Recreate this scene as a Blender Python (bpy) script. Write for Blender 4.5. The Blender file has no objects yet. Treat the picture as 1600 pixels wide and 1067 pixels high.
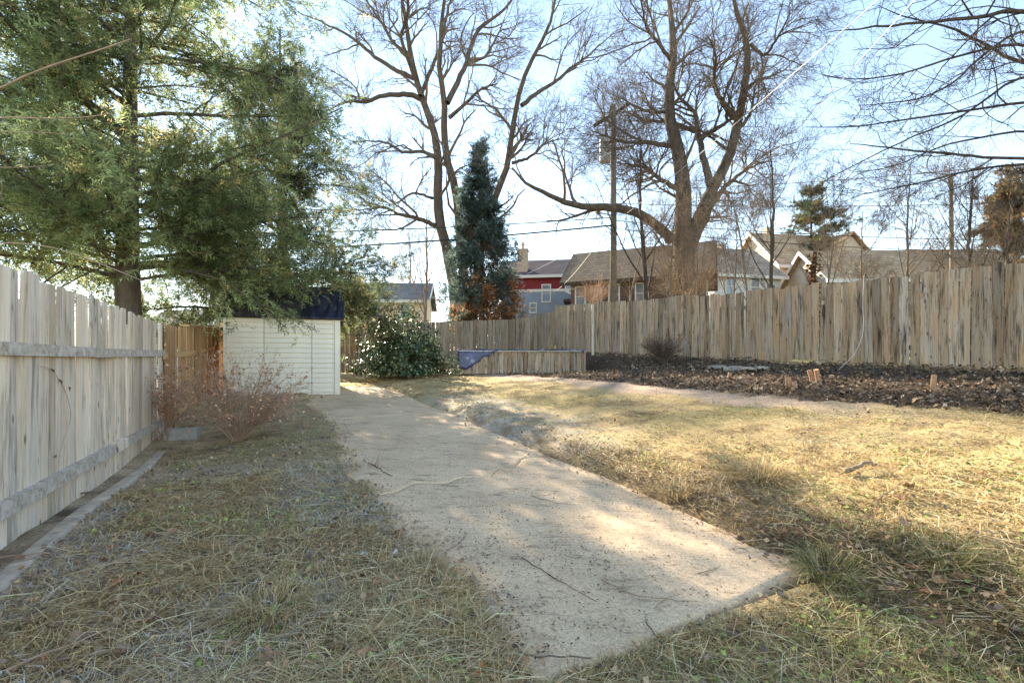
import bpy, math, random
import numpy as np
from mathutils import Vector, Matrix
R = math.radians
rng = np.random.default_rng(7)
random.seed(7)
scene = bpy.context.scene
COL = scene.collection

# ------------------------------------------------------------------ camera, sky, sun, exposure
F, CX, CY, EYE = 755.0, 800.0, 565.0, 1.25          # focal length in px of a 1600 px wide picture, horizon row, eye height
cam_d = bpy.data.cameras.new('camera'); cam = bpy.data.objects.new('camera', cam_d); COL.objects.link(cam)
cam.location = (0, 0, EYE); cam.rotation_euler = (R(90), 0, 0)
cam_d.sensor_width = 36; cam_d.lens = 36 * F / 1600; cam_d.shift_y = (CY - 533.5) / 1600
cam_d.clip_start = 0.05; cam_d.clip_end = 3000
scene.camera = cam
SUN_AZ, SUN_EL = R(30.8), R(26.3)                    # left of the view direction, above the horizon
sun_vec = Vector((-math.sin(SUN_AZ) * math.cos(SUN_EL), math.cos(SUN_AZ) * math.cos(SUN_EL), math.sin(SUN_EL)))
world = bpy.data.worlds.new('World'); scene.world = world; world.use_nodes = True
wn = world.node_tree; bg = wn.nodes['Background']
sky = wn.nodes.new('ShaderNodeTexSky'); sky.sky_type = 'NISHITA'; sky.sun_disc = False
sky.sun_elevation = SUN_EL; sky.sun_rotation = -SUN_AZ
sky.air_density = 1.0; sky.dust_density = 0.0; sky.ozone_density = 1.6; sky.altitude = 300
tint = wn.nodes.new('ShaderNodeMix'); tint.data_type = 'RGBA'; tint.blend_type = 'MULTIPLY'; tint.inputs[0].default_value = 1.0
tint.inputs[7].default_value = (1.15, 1.0, .86, 1)      # the warmer white balance of the photograph's hazy winter sky
wn.links.new(sky.outputs[0], tint.inputs[6]); wn.links.new(tint.outputs[2], bg.inputs[0]); bg.inputs[1].default_value = 0.125
sl = bpy.data.lights.new('sun', 'SUN'); so = bpy.data.objects.new('sun', sl); COL.objects.link(so)
sl.energy = 5.0; sl.angle = R(0.6); sl.color = (1.0, 0.89, 0.72)
so.rotation_euler = (-sun_vec).to_track_quat('-Z', 'Y').to_euler()
scene.view_settings.view_transform = 'Standard'; scene.view_settings.look = 'None'
scene.view_settings.gamma = 1.0; scene.view_settings.use_curve_mapping = False
scene.view_settings.exposure = 2.05

# ------------------------------------------------------------------ helpers
def P(px, py, Y):                                    # picture point + distance -> place in the world
    return np.array([(px - CX) / F * Y, Y, EYE + (CY - py) / F * Y])
def sm(a, b, x):
    t = np.clip((x - a) / (b - a), 0, 1); return t * t * (3 - 2 * t)
_tab = np.random.default_rng(3).random((256, 256))
def vn(x, y, sc=1.0, o=0):
    x = np.asarray(x, float) * sc + o * 17.3; y = np.asarray(y, float) * sc + o * 9.1
    xi = np.floor(x).astype(int); yi = np.floor(y).astype(int); fx = x - xi; fy = y - yi
    fx = fx * fx * (3 - 2 * fx); fy = fy * fy * (3 - 2 * fy)
    a = _tab[xi % 256, yi % 256]; b = _tab[(xi + 1) % 256, yi % 256]; c = _tab[xi % 256, (yi + 1) % 256]; d = _tab[(xi + 1) % 256, (yi + 1) % 256]
    return (a * (1 - fx) + b * fx) * (1 - fy) + (c * (1 - fx) + d * fx) * fy - 0.5
US, UT = np.array([-.458, .889]), np.array([.889, .458])   # the lot's own axes: s runs back along the slab, t to the right
def st(x, y): return -.458 * x + .889 * y, .889 * x + .458 * y
def xy(s, t): return -.458 * s + .889 * t, .889 * s + .458 * t
def slab_z(s): return np.clip((s - 1.6) * .047, 0, .8)
def edge_r(s): return 2.98 + .16 * vn(s, 0 * s, 1.3, 4) + .10 * vn(s, 0 * s, 4.0, 5)
def edge_l(s): return .90 + .22 * vn(s, 0 * s, .9, 6) + .12 * vn(s, 0 * s, 3.5, 7)
def H(x, y, fine=True):                              # height of the ground
    x = np.asarray(x, float); y = np.asarray(y, float); s, t = st(x, y)
    sc = np.clip(s, -6, 19)
    zs = slab_z(sc)
    zl = .07 + .42 * sm(6, 12.5, sc)
    zr = .70 + .011 * sc; zf = 1.07 + .01 * sc + .0019 * np.clip(sc, 0, 19) ** 2
    er = edge_r(sc)
    z = np.where(t < .9, zl + (zs + .015 - zl) * sm(-1.1, .7, t), zs)
    bank = zs + .07 * sm(0, .22, t - er) 
    lawn = bank + (zr - zs - .07) * np.clip((t - er) / (6.4 - er), 0, 1) ** .9
    up = zr + (zf - zr) * np.clip((t - 6.4) / 4.1, 0, 1)
    zz = np.where(t > er, np.where(t < 6.4, lawn, up), z)
    zz = zz - .065 * (1 - sm(1.3, 1.75, s)) * sm(-.3, .5, t) * sm(3.7, 3.1, t)
    on = (t > edge_l(sc) + .05) & (t < er - .05) & (s > 1.60 + .08 * (t - 1)) & (s < 13.4)
    zz = np.where(on, zs - .1, zz)
    bx = sm(12.2, 14.2, y) * sm(17.6, 16.6, y) * sm(3.4, 2.6, x) * sm(-2.8, -1.9, x); zz = zz + bx * (np.minimum(zz, .86) - zz)
    if fine:
        lot = (s > -8) & (s < 19) & (t > -3) & (t < 14)
        amp = np.where(lot, 1, 3.0) * np.where(on, 0, 1) * (1 - .75 * sm(.9, .2, np.abs(s - 1.6)) * sm(.4, .9, t) * sm(3.6, 3.1, t))
        zz = zz + amp * (.05 * vn(x, y, .9, 1) + .035 * vn(x, y, 2.6, 2) + .02 * vn(x, y, 7, 3)) * np.where(t > er + .2, 1.2, .7)
        far = np.hypot(x, y - 8)
        zz = zz + np.where(far > 45, (far - 45) * .012, 0)
    return zz

def obj(name, mesh, parent=None, loc=None, rz=None):
    o = bpy.data.objects.new(name, mesh); COL.objects.link(o)
    if parent is not None: o.parent = parent
    if loc is not None: o.location = loc
    if rz is not None: o.rotation_euler = (0, 0, rz)
    return o
def tag(o, label=None, cat=None, group=None, kind=None):
    if label: o['label'] = label
    if cat: o['category'] = cat
    if group: o['group'] = group
    if kind: o['kind'] = kind
    return o
def empty(name, loc=(0, 0, 0), rz=0):
    o = bpy.data.objects.new(name, None); COL.objects.link(o); o.location = loc; o.rotation_euler = (0, 0, rz); o.empty_display_size = .2
    return o
def np_mesh(name, V, faces, mat, col=None, smooth=False):
    V = np.asarray(V, np.float32); me = bpy.data.meshes.new(name)
    me.vertices.add(len(V)); me.vertices.foreach_set('co', V.ravel())
    faces = [np.asarray(f, np.int32) for f in faces if len(f)]
    nl = sum(f.size for f in faces); npoly = sum(len(f) for f in faces)
    me.loops.add(nl); me.polygons.add(npoly)
    me.loops.foreach_set('vertex_index', np.concatenate([f.ravel() for f in faces]))
    tot = np.concatenate([np.full(len(f), f.shape[1], np.int32) for f in faces])
    me.polygons.foreach_set('loop_start', np.concatenate([[0], np.cumsum(tot)[:-1]]).astype(np.int32))
    me.polygons.foreach_set('loop_total', tot)
    if smooth: me.polygons.foreach_set('use_smooth', np.ones(npoly, bool))
    me.update(calc_edges=True); me.validate()
    if col is not None:
        a = me.color_attributes.new('Col', 'FLOAT_COLOR', 'POINT')
        c = np.ones((len(V), 4), np.float32); c[:, :3] = col; a.data.foreach_set('color', c.ravel())
    if mat: me.materials.append(mat)
    return me
class MB:                                            # collects boxes, quads and tubes into one mesh
    def __init__(s): s.v = []; s.f = []
    def add(s, vs, fs):
        n = len(s.v); s.v += [tuple(map(float, v)) for v in vs]; s.f += [tuple(i + n for i in f) for f in fs]; return s
    def box(s, c, d, m=None):
        x, y, z = d[0] / 2, d[1] / 2, d[2] / 2
        vs = [Vector((a * x, b * y, e * z)) for a in (-1, 1) for b in (-1, 1) for e in (-1, 1)]
        if m is not None: vs = [m @ v for v in vs]
        vs = [v + Vector(c) for v in vs]
        return s.add(vs, [(0, 1, 3, 2), (4, 6, 7, 5), (0, 4, 5, 1), (2, 3, 7, 6), (0, 2, 6, 4), (1, 5, 7, 3)])
    def bar(s, a, b, w, h):                          # a beam from a to b, w wide, h high
        a = Vector(a); b = Vector(b); d = b - a; q = d.to_track_quat('X', 'Z').to_matrix()
        return s.box((a + b) / 2, (d.length, w, h), q)
    def prism(s, pts, y0, y1):                       # polygon in x,z pulled along y
        n = len(pts); vs = [(p[0], y0, p[1]) for p in pts] + [(p[0], y1, p[1]) for p in pts]
        fs = [tuple(range(n)), tuple(range(2 * n - 1, n - 1, -1))] + [(i, i + n, (i + 1) % n + n, (i + 1) % n) for i in range(n)]
        return s.add(vs, fs)
    def tube(s, pts, rad, k=6):
        pts = [np.asarray(p, float) for p in pts]; n = len(pts)
        if np.isscalar(rad): rad = [rad] * n
        vs = []
        for i in range(n):
            d = pts[min(i + 1, n - 1)] - pts[max(i - 1, 0)]; d = d / (np.linalg.norm(d) + 1e-9)
            a = np.cross(d, (.31, .27, .91) if abs(d[2]) < .9 else (1, .1, 0)); a /= np.linalg.norm(a); b = np.cross(d, a)
            vs += [pts[i] + rad[i] * (math.cos(2 * math.pi * j / k) * a + math.sin(2 * math.pi * j / k) * b) for j in range(k)]
        fs = [(i * k + j, i * k + (j + 1) % k, (i + 1) * k + (j + 1) % k, (i + 1) * k + j) for i in range(n - 1) for j in range(k)]
        fs += [tuple(range(k - 1, -1, -1)), tuple(range((n - 1) * k, n * k))]
        return s.add(vs, fs)
    def mesh(s, name, mat, smooth=False):
        me = bpy.data.meshes.new(name); me.from_pydata(s.v, [], s.f); me.update()
        if smooth: me.polygons.foreach_set('use_smooth', np.ones(len(s.f), bool))
        if mat: me.materials.append(mat)
        return me
    def build(s, name, mat, parent=None, smooth=False, **k): return obj(name, s.mesh(name, mat, smooth), parent, **k)
def tubes(polys, rads, k):                           # many polylines (N,P,3) at once -> vertices, quads
    N, Pn, _ = polys.shape
    d = np.empty_like(polys); d[:, 1:-1] = polys[:, 2:] - polys[:, :-2]; d[:, 0] = polys[:, 1] - polys[:, 0]; d[:, -1] = polys[:, -1] - polys[:, -2]
    d /= np.linalg.norm(d, axis=2, keepdims=True) + 1e-9
    ref = np.where(np.abs(d[:, :1, 2:3]) < .85, np.array([0.05, 0.03, 1.0]), np.array([1.0, .1, 0]))
    a = np.cross(d, np.broadcast_to(ref, d.shape)); a /= np.linalg.norm(a, axis=2, keepdims=True) + 1e-9; b = np.cross(d, a)
    an = 2 * np.pi * np.arange(k) / k
    V = polys[:, :, None, :] + rads[:, :, None, None] * (np.cos(an)[:, None] * a[:, :, None, :] + np.sin(an)[:, None] * b[:, :, None, :])
    base = (np.arange(N) * Pn * k)[:, None, None]; i = np.arange(Pn - 1)[None, :, None] * k; j = np.arange(k)[None, None, :]; j2 = (j + 1) % k
    q = np.stack([base + i + j, base + i + j2, base + i + k + j2, base + i + k + j], -1).reshape(-1, 4)
    return V.reshape(-1, 3), q
def merge(parts):                                    # [(V, quads)] -> one
    Vs, Fs, n = [], [], 0
    for V, f in parts: Vs.append(V); Fs.append(f + n); n += len(V)
    return np.concatenate(Vs), np.concatenate(Fs)

# ------------------------------------------------------------------ materials
def mat_base(name, rough=.85, spec=.3):
    m = bpy.data.materials.new(name); m.use_nodes = True; nt = m.node_tree; b = nt.nodes['Principled BSDF']
    b.inputs['Roughness'].default_value = rough; b.inputs['Specular IOR Level'].default_value = spec
    return m, nt, b
def node(nt, t, **k):
    n = nt.nodes.new(t)
    for a, v in k.items(): setattr(n, a, v)
    return n
def link(nt, a, b): nt.links.new(a, b)
def coords(nt, scale=(1, 1, 1), kind='Object', rand=False):
    tc = node(nt, 'ShaderNodeTexCoord'); mp = node(nt, 'ShaderNodeMapping'); mp.inputs['Scale'].default_value = scale
    link(nt, tc.outputs[kind], mp.inputs['Vector'])
    if rand:
        oi = node(nt, 'ShaderNodeObjectInfo'); mu = node(nt, 'ShaderNodeMath', operation='MULTIPLY'); mu.inputs[1].default_value = 57.0
        link(nt, oi.outputs['Random'], mu.inputs[0]); cb = node(nt, 'ShaderNodeCombineXYZ')
        for i in range(3): link(nt, mu.outputs[0], cb.inputs[i])
        link(nt, cb.outputs[0], mp.inputs['Location'])
    return mp.outputs[0]
def noise(nt, vec, scale, detail=4, rough=.6):
    n = node(nt, 'ShaderNodeTexNoise'); n.inputs['Scale'].default_value = scale; n.inputs['Detail'].default_value = detail; n.inputs['Roughness'].default_value = rough
    if vec is not None: link(nt, vec, n.inputs['Vector'])
    return n.outputs['Fac']
def ramp(nt, fac, stops):
    r = node(nt, 'ShaderNodeValToRGB'); cr = r.color_ramp
    while len(cr.elements) < len(stops): cr.elements.new(.5)
    for e, (p, c) in zip(cr.elements, stops): e.position = p; e.color = (*c, 1) if len(c) == 3 else c
    link(nt, fac, r.inputs[0]); return r.outputs[0]
def mix(nt, fac, a, b, mode='MIX'):
    m = node(nt, 'ShaderNodeMix', data_type='RGBA', blend_type=mode)
    for s_, v in ((m.inputs[0], fac), (m.inputs[6], a), (m.inputs[7], b)):
        if isinstance(v, (int, float)): s_.default_value = v
        elif isinstance(v, tuple): s_.default_value = (*v, 1)
        else: link(nt, v, s_)
    return m.outputs[2]
def bump(nt, b, h, strength=.3, dist=.01):
    bn = node(nt, 'ShaderNodeBump'); bn.inputs['Strength'].default_value = strength; bn.inputs['Distance'].default_value = dist
    link(nt, h, bn.inputs['Height']); link(nt, bn.outputs[0], b.inputs['Normal'])
def g(v): return (v, v, v)
def mat_simple(name, c, rough=.8, var=.25, sc=6, spec=.3, bmp=0, metal=0):
    m, nt, b = mat_base(name, rough, spec); v = coords(nt)
    n = noise(nt, v, sc); col = ramp(nt, n, [(.25, tuple(x * (1 - var) for x in c)), (.75, tuple(min(1, x * (1 + var)) for x in c))])
    link(nt, col, b.inputs['Base Color']); b.inputs['Metallic'].default_value = metal
    if bmp: bump(nt, b, noise(nt, v, sc * 5), bmp)
    return m
def mat_vcol(name, rough=.9, spec=.2, trans=0, sc=60, var=.2):
    m, nt, b = mat_base(name, rough, spec); at = node(nt, 'ShaderNodeAttribute', attribute_name='Col')
    n = noise(nt, coords(nt), sc, 2); k = ramp(nt, n, [(.3, g(1 - var)), (.7, g(1 + var))])
    c = mix(nt, 1.0, at.outputs['Color'], k, 'MULTIPLY'); link(nt, c, b.inputs['Base Color'])
    if trans:
        tr = node(nt, 'ShaderNodeBsdfTranslucent'); link(nt, c, tr.inputs[0]); ms = node(nt, 'ShaderNodeMixShader'); ms.inputs[0].default_value = trans
        out = nt.nodes['Material Output']; link(nt, b.outputs[0], ms.inputs[1]); link(nt, tr.outputs[0], ms.inputs[2]); link(nt, ms.outputs[0], out.inputs[0])
    return m
def mat_wood(name, light, mid, dark, warm, warm_amt=.5, streak=.5, wear=False):
    # weathered board: grain along z, dark streaks, knots, a tone of its own per board
    m, nt, b = mat_base(name, .88, .15); v = coords(nt, (1, 1, 1), 'Object', True)
    vg = node(nt, 'ShaderNodeMapping'); vg.inputs['Scale'].default_value = (28, 28, 1.1); link(nt, v, vg.inputs[0])
    vb = node(nt, 'ShaderNodeMapping'); vb.inputs['Scale'].default_value = (7, 7, .8); link(nt, v, vb.inputs[0])
    grain = noise(nt, vg.outputs[0], 1.6, 6, .7); broad = noise(nt, vb.outputs[0], 1.2, 3)
    c = ramp(nt, grain, [(.28, dark), (.45, mid), (.68, light)])
    wm = ramp(nt, broad, [(.42, g(0)), (.66, g(1))]); wa = node(nt, 'ShaderNodeMath', operation='MULTIPLY'); link(nt, wm, wa.inputs[0]); wa.inputs[1].default_value = warm_amt
    c = mix(nt, wa.outputs[0], c, mix(nt, .75, c, warm))
    vs = node(nt, 'ShaderNodeMapping'); vs.inputs['Scale'].default_value = (13, 13, 1.1); link(nt, v, vs.inputs[0])
    sn = noise(nt, vs.outputs[0], 1.0, 5, .75); sk = ramp(nt, sn, [(.50, g(1)), (.66, g(1 - streak))]); c = mix(nt, 1, c, sk, 'MULTIPLY')
    vo = node(nt, 'ShaderNodeTexVoronoi'); vo.inputs['Scale'].default_value = 1.0; vk = node(nt, 'ShaderNodeMapping'); vk.inputs['Scale'].default_value = (9, 9, 3.6)
    link(nt, v, vk.inputs[0]); link(nt, vk.outputs[0], vo.inputs['Vector'])
    kn = ramp(nt, vo.outputs['Distance'], [(.07, (.16, .11, .07)), (.17, g(1))]); c = mix(nt, .8, c, kn, 'MULTIPLY')
    oi = node(nt, 'ShaderNodeObjectInfo'); tone = ramp(nt, oi.outputs['Random'], [(0, (.60, .57, .54)), (.25, (1.04, .95, .84)), (.5, (.88, .89, .91)), (.75, (1.08, 1.02, .95)), (1, (1.25, 1.23, 1.2))])
    c = mix(nt, 1, c, tone, 'MULTIPLY'); link(nt, c, b.inputs['Base Color'])
    bump(nt, b, grain, .5, .004)
    return m

M = {}
M['fence_grey'] = mat_wood('weathered_grey_wood', (.56, .475, .38), (.41, .33, .25), (.12, .095, .075), (.50, .31, .15), .9, .85)
M['fence_pale'] = mat_wood('pale_weathered_wood', (.86, .77, .655), (.78, .68, .555), (.46, .41, .355), (.70, .54, .36), .5, .5)
M['fence_new'] = mat_wood('tan_cedar_wood', (.58, .40, .23), (.50, .32, .17), (.28, .17, .09), (.60, .33, .13), .6, .35)
M['fence_back'] = mat_wood('dull_brown_grey_wood', (.40, .34, .27), (.29, .24, .185), (.11, .09, .075), (.34, .23, .12), .6, .6)
def mat_rail():
    m, nt, b = mat_base('flaking_white_paint_wood', .85, .2); v = coords(nt, (1, 1, 1), 'Generated'); v2 = coords(nt)
    vg = node(nt, 'ShaderNodeMapping'); vg.inputs['Scale'].default_value = (3, 30, 30); link(nt, v2, vg.inputs[0])
    gr = noise(nt, vg.outputs[0], 1, 5, .7); c = ramp(nt, gr, [(.3, (.26, .21, .165)), (.5, (.48, .41, .33)), (.7, (.62, .54, .45))])
    pn = noise(nt, v2, 13, 6, .75); pm = ramp(nt, pn, [(.47, g(0)), (.58, g(.85))]); c = mix(nt, pm, c, (.68, .62, .54))
    link(nt, c, b.inputs['Base Color']); bump(nt, b, gr, .4, .004); return m
M['rail'] = mat_rail()
M['timber'] = mat_simple('grey_landscape_timber', (.50, .41, .31), .9, .5, 7, bmp=.7)
M['block'] = mat_simple('grey_concrete_block', (.40, .38, .35), .95, .25, 20, bmp=.4)
M['white_siding'] = mat_simple('cream_painted_siding', (.80, .73, .60), .6, .09, 2.2)
M['shingle'] = mat_simple('dark_roof_shingle', (.055, .05, .052), .9, .4, 14, bmp=.5)
M['tarp'] = mat_simple('blue_plastic_tarp', (.010, .012, .032), .35, .35, 5, .5)
M['tarp_pale'] = mat_simple('silvery_tarp', (.42, .46, .62), .3, .4, 4, .5)
M['pole'] = mat_simple('grey_pole_wood', (.20, .165, .13), .9, .3, 8)
M['metal'] = mat_simple('grey_painted_metal', (.55, .56, .56), .5, .08, 3)
M['wire'] = mat_simple('black_cable', (.03, .03, .032), .6, .1)
M['wire_pale'] = mat_simple('aluminium_cable', (.60, .58, .54), .5, .1)
def mat_bark(name, c1, c2, sc=7):
    m, nt, b = mat_base(name, .95, .1); v = coords(nt, (1, 1, .25)); n = noise(nt, v, sc, 6, .7)
    link(nt, ramp(nt, n, [(.3, c1), (.7, c2)]), b.inputs['Base Color']); bump(nt, b, n, .7, .03); return m
M['bark'] = mat_bark('grey_brown_bark', (.06, .047, .037), (.19, .15, .115))
M['bark_dark'] = mat_bark('dark_bark', (.045, .034, .027), (.13, .10, .078))
M['bark_tan'] = mat_bark('tan_bark', (.15, .11, .075), (.34, .26, .18))
M['twig'] = mat_simple('grey_brown_twigs', (.17, .13, .095), .9, .25)
M['twig_tan'] = mat_simple('tan_twigs', (.30, .21, .135), .9, .3)
M['cane'] = mat_simple('red_brown_canes', (.46, .31, .215), .75, .35)
M['needles'] = mat_vcol('cedar_foliage', .75, .25, .62, 20)
M['leafy'] = mat_vcol('glossy_leaves', .38, .5, .15, 30)
M['grass'] = mat_vcol('dry_grass', .85, .2, .25, 40)
M['litter'] = mat_vcol('leaf_litter', .9, .2, .1, 40, .3)
M['stone'] = mat_simple('grey_flagstone', (.36, .31, .25), .9, .3, 6, bmp=.4)
M['cut_wood'] = mat_simple('freshly_cut_wood', (.46, .26, .14), .85, .25, 12)
M['soil'] = mat_simple('dark_soil', (.055, .042, .032), .95, .4, 20, bmp=.6)

# ------------------------------------------------------------------ ground
def axis(lo, hi, step, far):
    a = list(np.arange(lo, hi, step)); d = step; x = a[-1]
    while x < far: d *= 1.25; x += d; a.append(x)
    d = step; x = lo
    while x > -far: d *= 1.25; x -= d; a.insert(0, x)
    return np.array(a)
def ground_colour(x, y):
    s, t = st(x, y); n1 = vn(x, y, .8, 11); n2 = vn(x, y, 3.1, 12); n3 = vn(x, y, 9, 13)
    straw = np.array([.56, .42, .21]); green = np.array([.31, .27, .11]); dirt = np.array([.17, .115, .07]); frost = np.array([.60, .57, .51])
    c = straw[None, :] * np.ones((len(x), 1))
    gm = np.clip(sm(-.1, .35, n1 + .5 * n2) * .65 + .10 * sm(3.6, 1.0, s) , 0, .6)[:, None]; c = c * (1 - gm) + green * gm
    dm = (sm(.05, .35, n2 + .6 * n3) * .55)[:, None]; c = c * (1 - dm) + dirt * dm
    er = edge_r(np.clip(s, -6, 19))
    em = (sm(.75, .0, np.abs(t - er - .2)) * .75 * sm(10, 4, s))[:, None]; c = c * (1 - em) + dirt * .8 * em         # bare torn edge of the turf
    fr = (sm(1.5, .5, t - er) * sm(3.5, 6, s) * sm(11.5, 8, s) * (.35 + n3))[:, None]; fr = np.clip(fr, 0, .6); c = c * (1 - fr) + frost * fr
    pm = (sm(5.75, 6.0, t + .5 * n2) * sm(2.0, 4.5, s))[:, None]; c = c * (1 - pm) + np.array([.52, .38, .27]) * pm        # trodden strip
    mm = (sm(6.35, 6.5, t + .25 * n2 - .02 * s))[:, None]; c = c * (1 - mm) + np.array([.11, .078, .053]) * mm            # mulch bed
    lm = sm(1.05, .75, t)[:, None]; lit = np.array([.50, .38, .25]) * (1 + 1.0 * n2[:, None] + .9 * n3[:, None])
    lf = np.clip(sm(-.25, .3, n1 + n3 * .8) * sm(7.5, 4, s) * .4, 0, 1)[:, None]; lit = lit * (1 - lf) + frost * .9 * lf
    lg = np.clip(sm(.1, .4, n2 + n1), 0, .5)[:, None]; lit = lit * (1 - lg) + green * lg
    c = c * (1 - lm) + lit * lm
    out = ((t > 10.6) | (t < -1.5) | (s > 19))[:, None]
    c = np.where(out, np.array([.22, .19, .10]) * (1 + n2[:, None]), c)
    return np.clip(c, .01, .8)
gs, gt = axis(-2.5, 19.5, .085, 900), axis(-1.8, 10.9, .085, 900)
S, T = np.meshgrid(gs, gt, indexing='ij'); X, Y = xy(S.ravel(), T.ravel())
ns, ntt = len(gs), len(gt); idx = np.arange(ns * ntt).reshape(ns, ntt)
quads = np.stack([idx[:-1, :-1], idx[1:, :-1], idx[1:, 1:], idx[:-1, 1:]], -1).reshape(-1, 4)[:, ::-1]
def mat_ground():
    m, nt, b = mat_base('yard_ground', .95, .1); at = node(nt, 'ShaderNodeAttribute', attribute_name='Col'); v = coords(nt)
    n = noise(nt, v, 38, 6, .75); k = ramp(nt, n, [(.28, g(.35)), (.5, g(.95)), (.72, g(1.6))])
    link(nt, mix(nt, 1, at.outputs['Color'], k, 'MULTIPLY'), b.inputs['Base Color']); bump(nt, b, n, .8, .03); return m
gm_ = np_mesh('ground', np.stack([X, Y, H(X, Y)], 1), [quads], mat_ground(), ground_colour(X, Y), True)
tag(obj('ground', gm_), kind='structure')

# concrete slab in two sections with a ragged crack between them
def mat_concrete():
    m, nt, b = mat_base('old_concrete', .92, .15); v = coords(nt)
    a = noise(nt, v, 230, 3, .7); c = ramp(nt, a, [(.3, (.38, .255, .15)), (.5, (.77, .57, .365)), (.72, (.90, .74, .53))])
    n = noise(nt, v, 1.4, 5, .6); c = mix(nt, 1, c, ramp(nt, n, [(.3, (.80, .76, .72)), (.55, (1, .98, .95)), (.75, (1.1, 1.06, 1.0))]), 'MULTIPLY')
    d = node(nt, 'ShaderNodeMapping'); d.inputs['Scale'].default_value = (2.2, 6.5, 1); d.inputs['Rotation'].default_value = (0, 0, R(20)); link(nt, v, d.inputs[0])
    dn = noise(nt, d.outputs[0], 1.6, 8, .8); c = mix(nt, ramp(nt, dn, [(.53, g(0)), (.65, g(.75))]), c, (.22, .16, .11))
    mn = noise(nt, v, 55, 5, .75); c = mix(nt, 1, c, ramp(nt, mn, [(.32, g(.62)), (.5, g(1)), (.68, g(1.22))]), 'MULTIPLY')
    rn = noise(nt, v, .9, 4); c = mix(nt, ramp(nt, rn, [(.58, g(0)), (.75, g(.35))]), c, (.50, .33, .20))
    link(nt, c, b.inputs['Base Color']); bump(nt, b, a, .35, .006); return m
M['concrete'] = mat_concrete()
def slab(name, s_front, s_back, parent=None):
    tt = np.linspace(0, 1, 46); V = []; F_ = []; n_s = 60
    for i in range(n_s):
        for j, u in enumerate(tt):
            f0 = s_front(u); f1 = s_back(u); s = f0 + (f1 - f0) * i / (n_s - 1); l = edge_l(s) - .10; r = edge_r(s) + .08
            if s < 3.0: l = l * (s - 1.3) / 1.7 + .84 * (3.0 - s) / 1.7; r = r * (s - 1.3) / 1.7 + 2.99 * (3 - s) / 1.7
            t = l + (r - l) * u; x, y = xy(s, t); V.append((x, y, slab_z(s) + .006 * vn(x, y, 1.5, 20) + .004 * vn(x, y, 6, 21)))
    V = np.array(V); n = len(V); idx = np.arange(n).reshape(n_s, 46); q = np.stack([idx[:-1, :-1], idx[:-1, 1:], idx[1:, 1:], idx[1:, :-1]], -1).reshape(-1, 4)
    rim = np.concatenate([idx[0, :], idx[1:, -1], idx[-1, ::-1][1:], idx[::-1, 0][1:-1]]); lo = V[rim].copy(); lo[:, 2] -= .11
    k = len(rim); a = np.arange(k); b2 = (a + 1) % k; side = np.stack([rim[a], n + a, n + b2, rim[b2]], -1)
    return obj(name, np_mesh(name, np.vstack([V, lo]), [q, side], M['concrete']), parent)
crack = lambda u: 4.05 + .75 * u + .10 * math.sin(9 * u) + .05 * math.sin(31 * u + 1)
path = slab('concrete_path', lambda u: 1.60 + .17 * u + .012 * math.sin(17 * u), lambda u: crack(u) - .010); tag(path, kind='structure')
joint = lambda u: 8.3 + .12 * u + .02 * math.sin(13 * u)
slab('slab_section', lambda u: crack(u) + .010, lambda u: joint(u) - .008, path); slab('slab_section', lambda u: joint(u) + .008, lambda u: 13.35 + .5 * u + .1 * math.sin(11 * u), path)

# ------------------------------------------------------------------ fences
def picket_mesh(name, w, h, th, mat, ear=.03, seed=0):
    r = random.Random(seed); e = ear * r.uniform(.7, 1.3); e2 = ear * r.uniform(.7, 1.3)
    pts = [(-w / 2, 0), (w / 2, 0), (w / 2, h - e), (w / 2 - e * .5, h - e * .35), (w / 2 - e, h), (-w / 2 + e2, h - r.uniform(0, .006)), (-w / 2 + e2 * .5, h - e2 * .35), (-w / 2, h - e2)]
    return MB().prism(pts, -th / 2, th / 2).mesh(name, mat)
def fence(name, label, a, b, mat, width, height, ear, base=None, top=None, seed=1, gap=.006, lean=.5, wide_first=0):
    # a, b: plan ends, pickets face the side to the right of a->b ; base/top give heights
    r = random.Random(seed); a = Vector((*a, 0)); b = Vector((*b, 0)); d = (b - a); L = d.length; d.normalize(); ang = math.atan2(d.y, d.x)
    e = empty(name, (a.x, a.y, 0)); tag(e, label, 'fence')
    meshes = [picket_mesh('picket', width, 1.0 * height, .018, mat, ear, seed * 10 + k) for k in range(6)]
    x = 0; i = 0; tops = []
    while x < L:
        sc = 1.33 if i < wide_first else r.uniform(.93, 1.05); w = width * sc; c = a + d * (x + w / 2)
        zb = float(base(c.x, c.y)) + r.uniform(-.02, .02); h = height + r.gauss(0, .013); zt = top(c.x, c.y) + r.gauss(0, .007 if lean < .6 else .02) if top else zb + h
        o = obj('picket', meshes[r.randrange(6)], e); off = r.uniform(-.004, .004)
        o.location = (c.x - a.x - d.y * off * -1, c.y - a.y + d.x * off * -1, zb); o.scale = (sc, 1, (zt - zb) / height)
        o.rotation_euler = (R(r.gauss(0, .5)), R(r.gauss(0, lean)), ang + R(r.gauss(0, .8)))
        tops.append((x + w / 2, zb, zt)); x += w + gap + (r.random() < .06) * r.uniform(.008, .022); i += 1
    return e, d, ang, L, tops
def rail(e, a, p, q, w=.04, h=.09, mat=None, name='rail'):   # p, q world points
    p = Vector(p) - Vector((a[0], a[1], 0)); q = Vector(q) - Vector((a[0], a[1], 0))
    return MB().bar(p, q, w, h).build(name, mat or M['rail'], e)
gz = lambda x, y: H(x, y, False)

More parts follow.
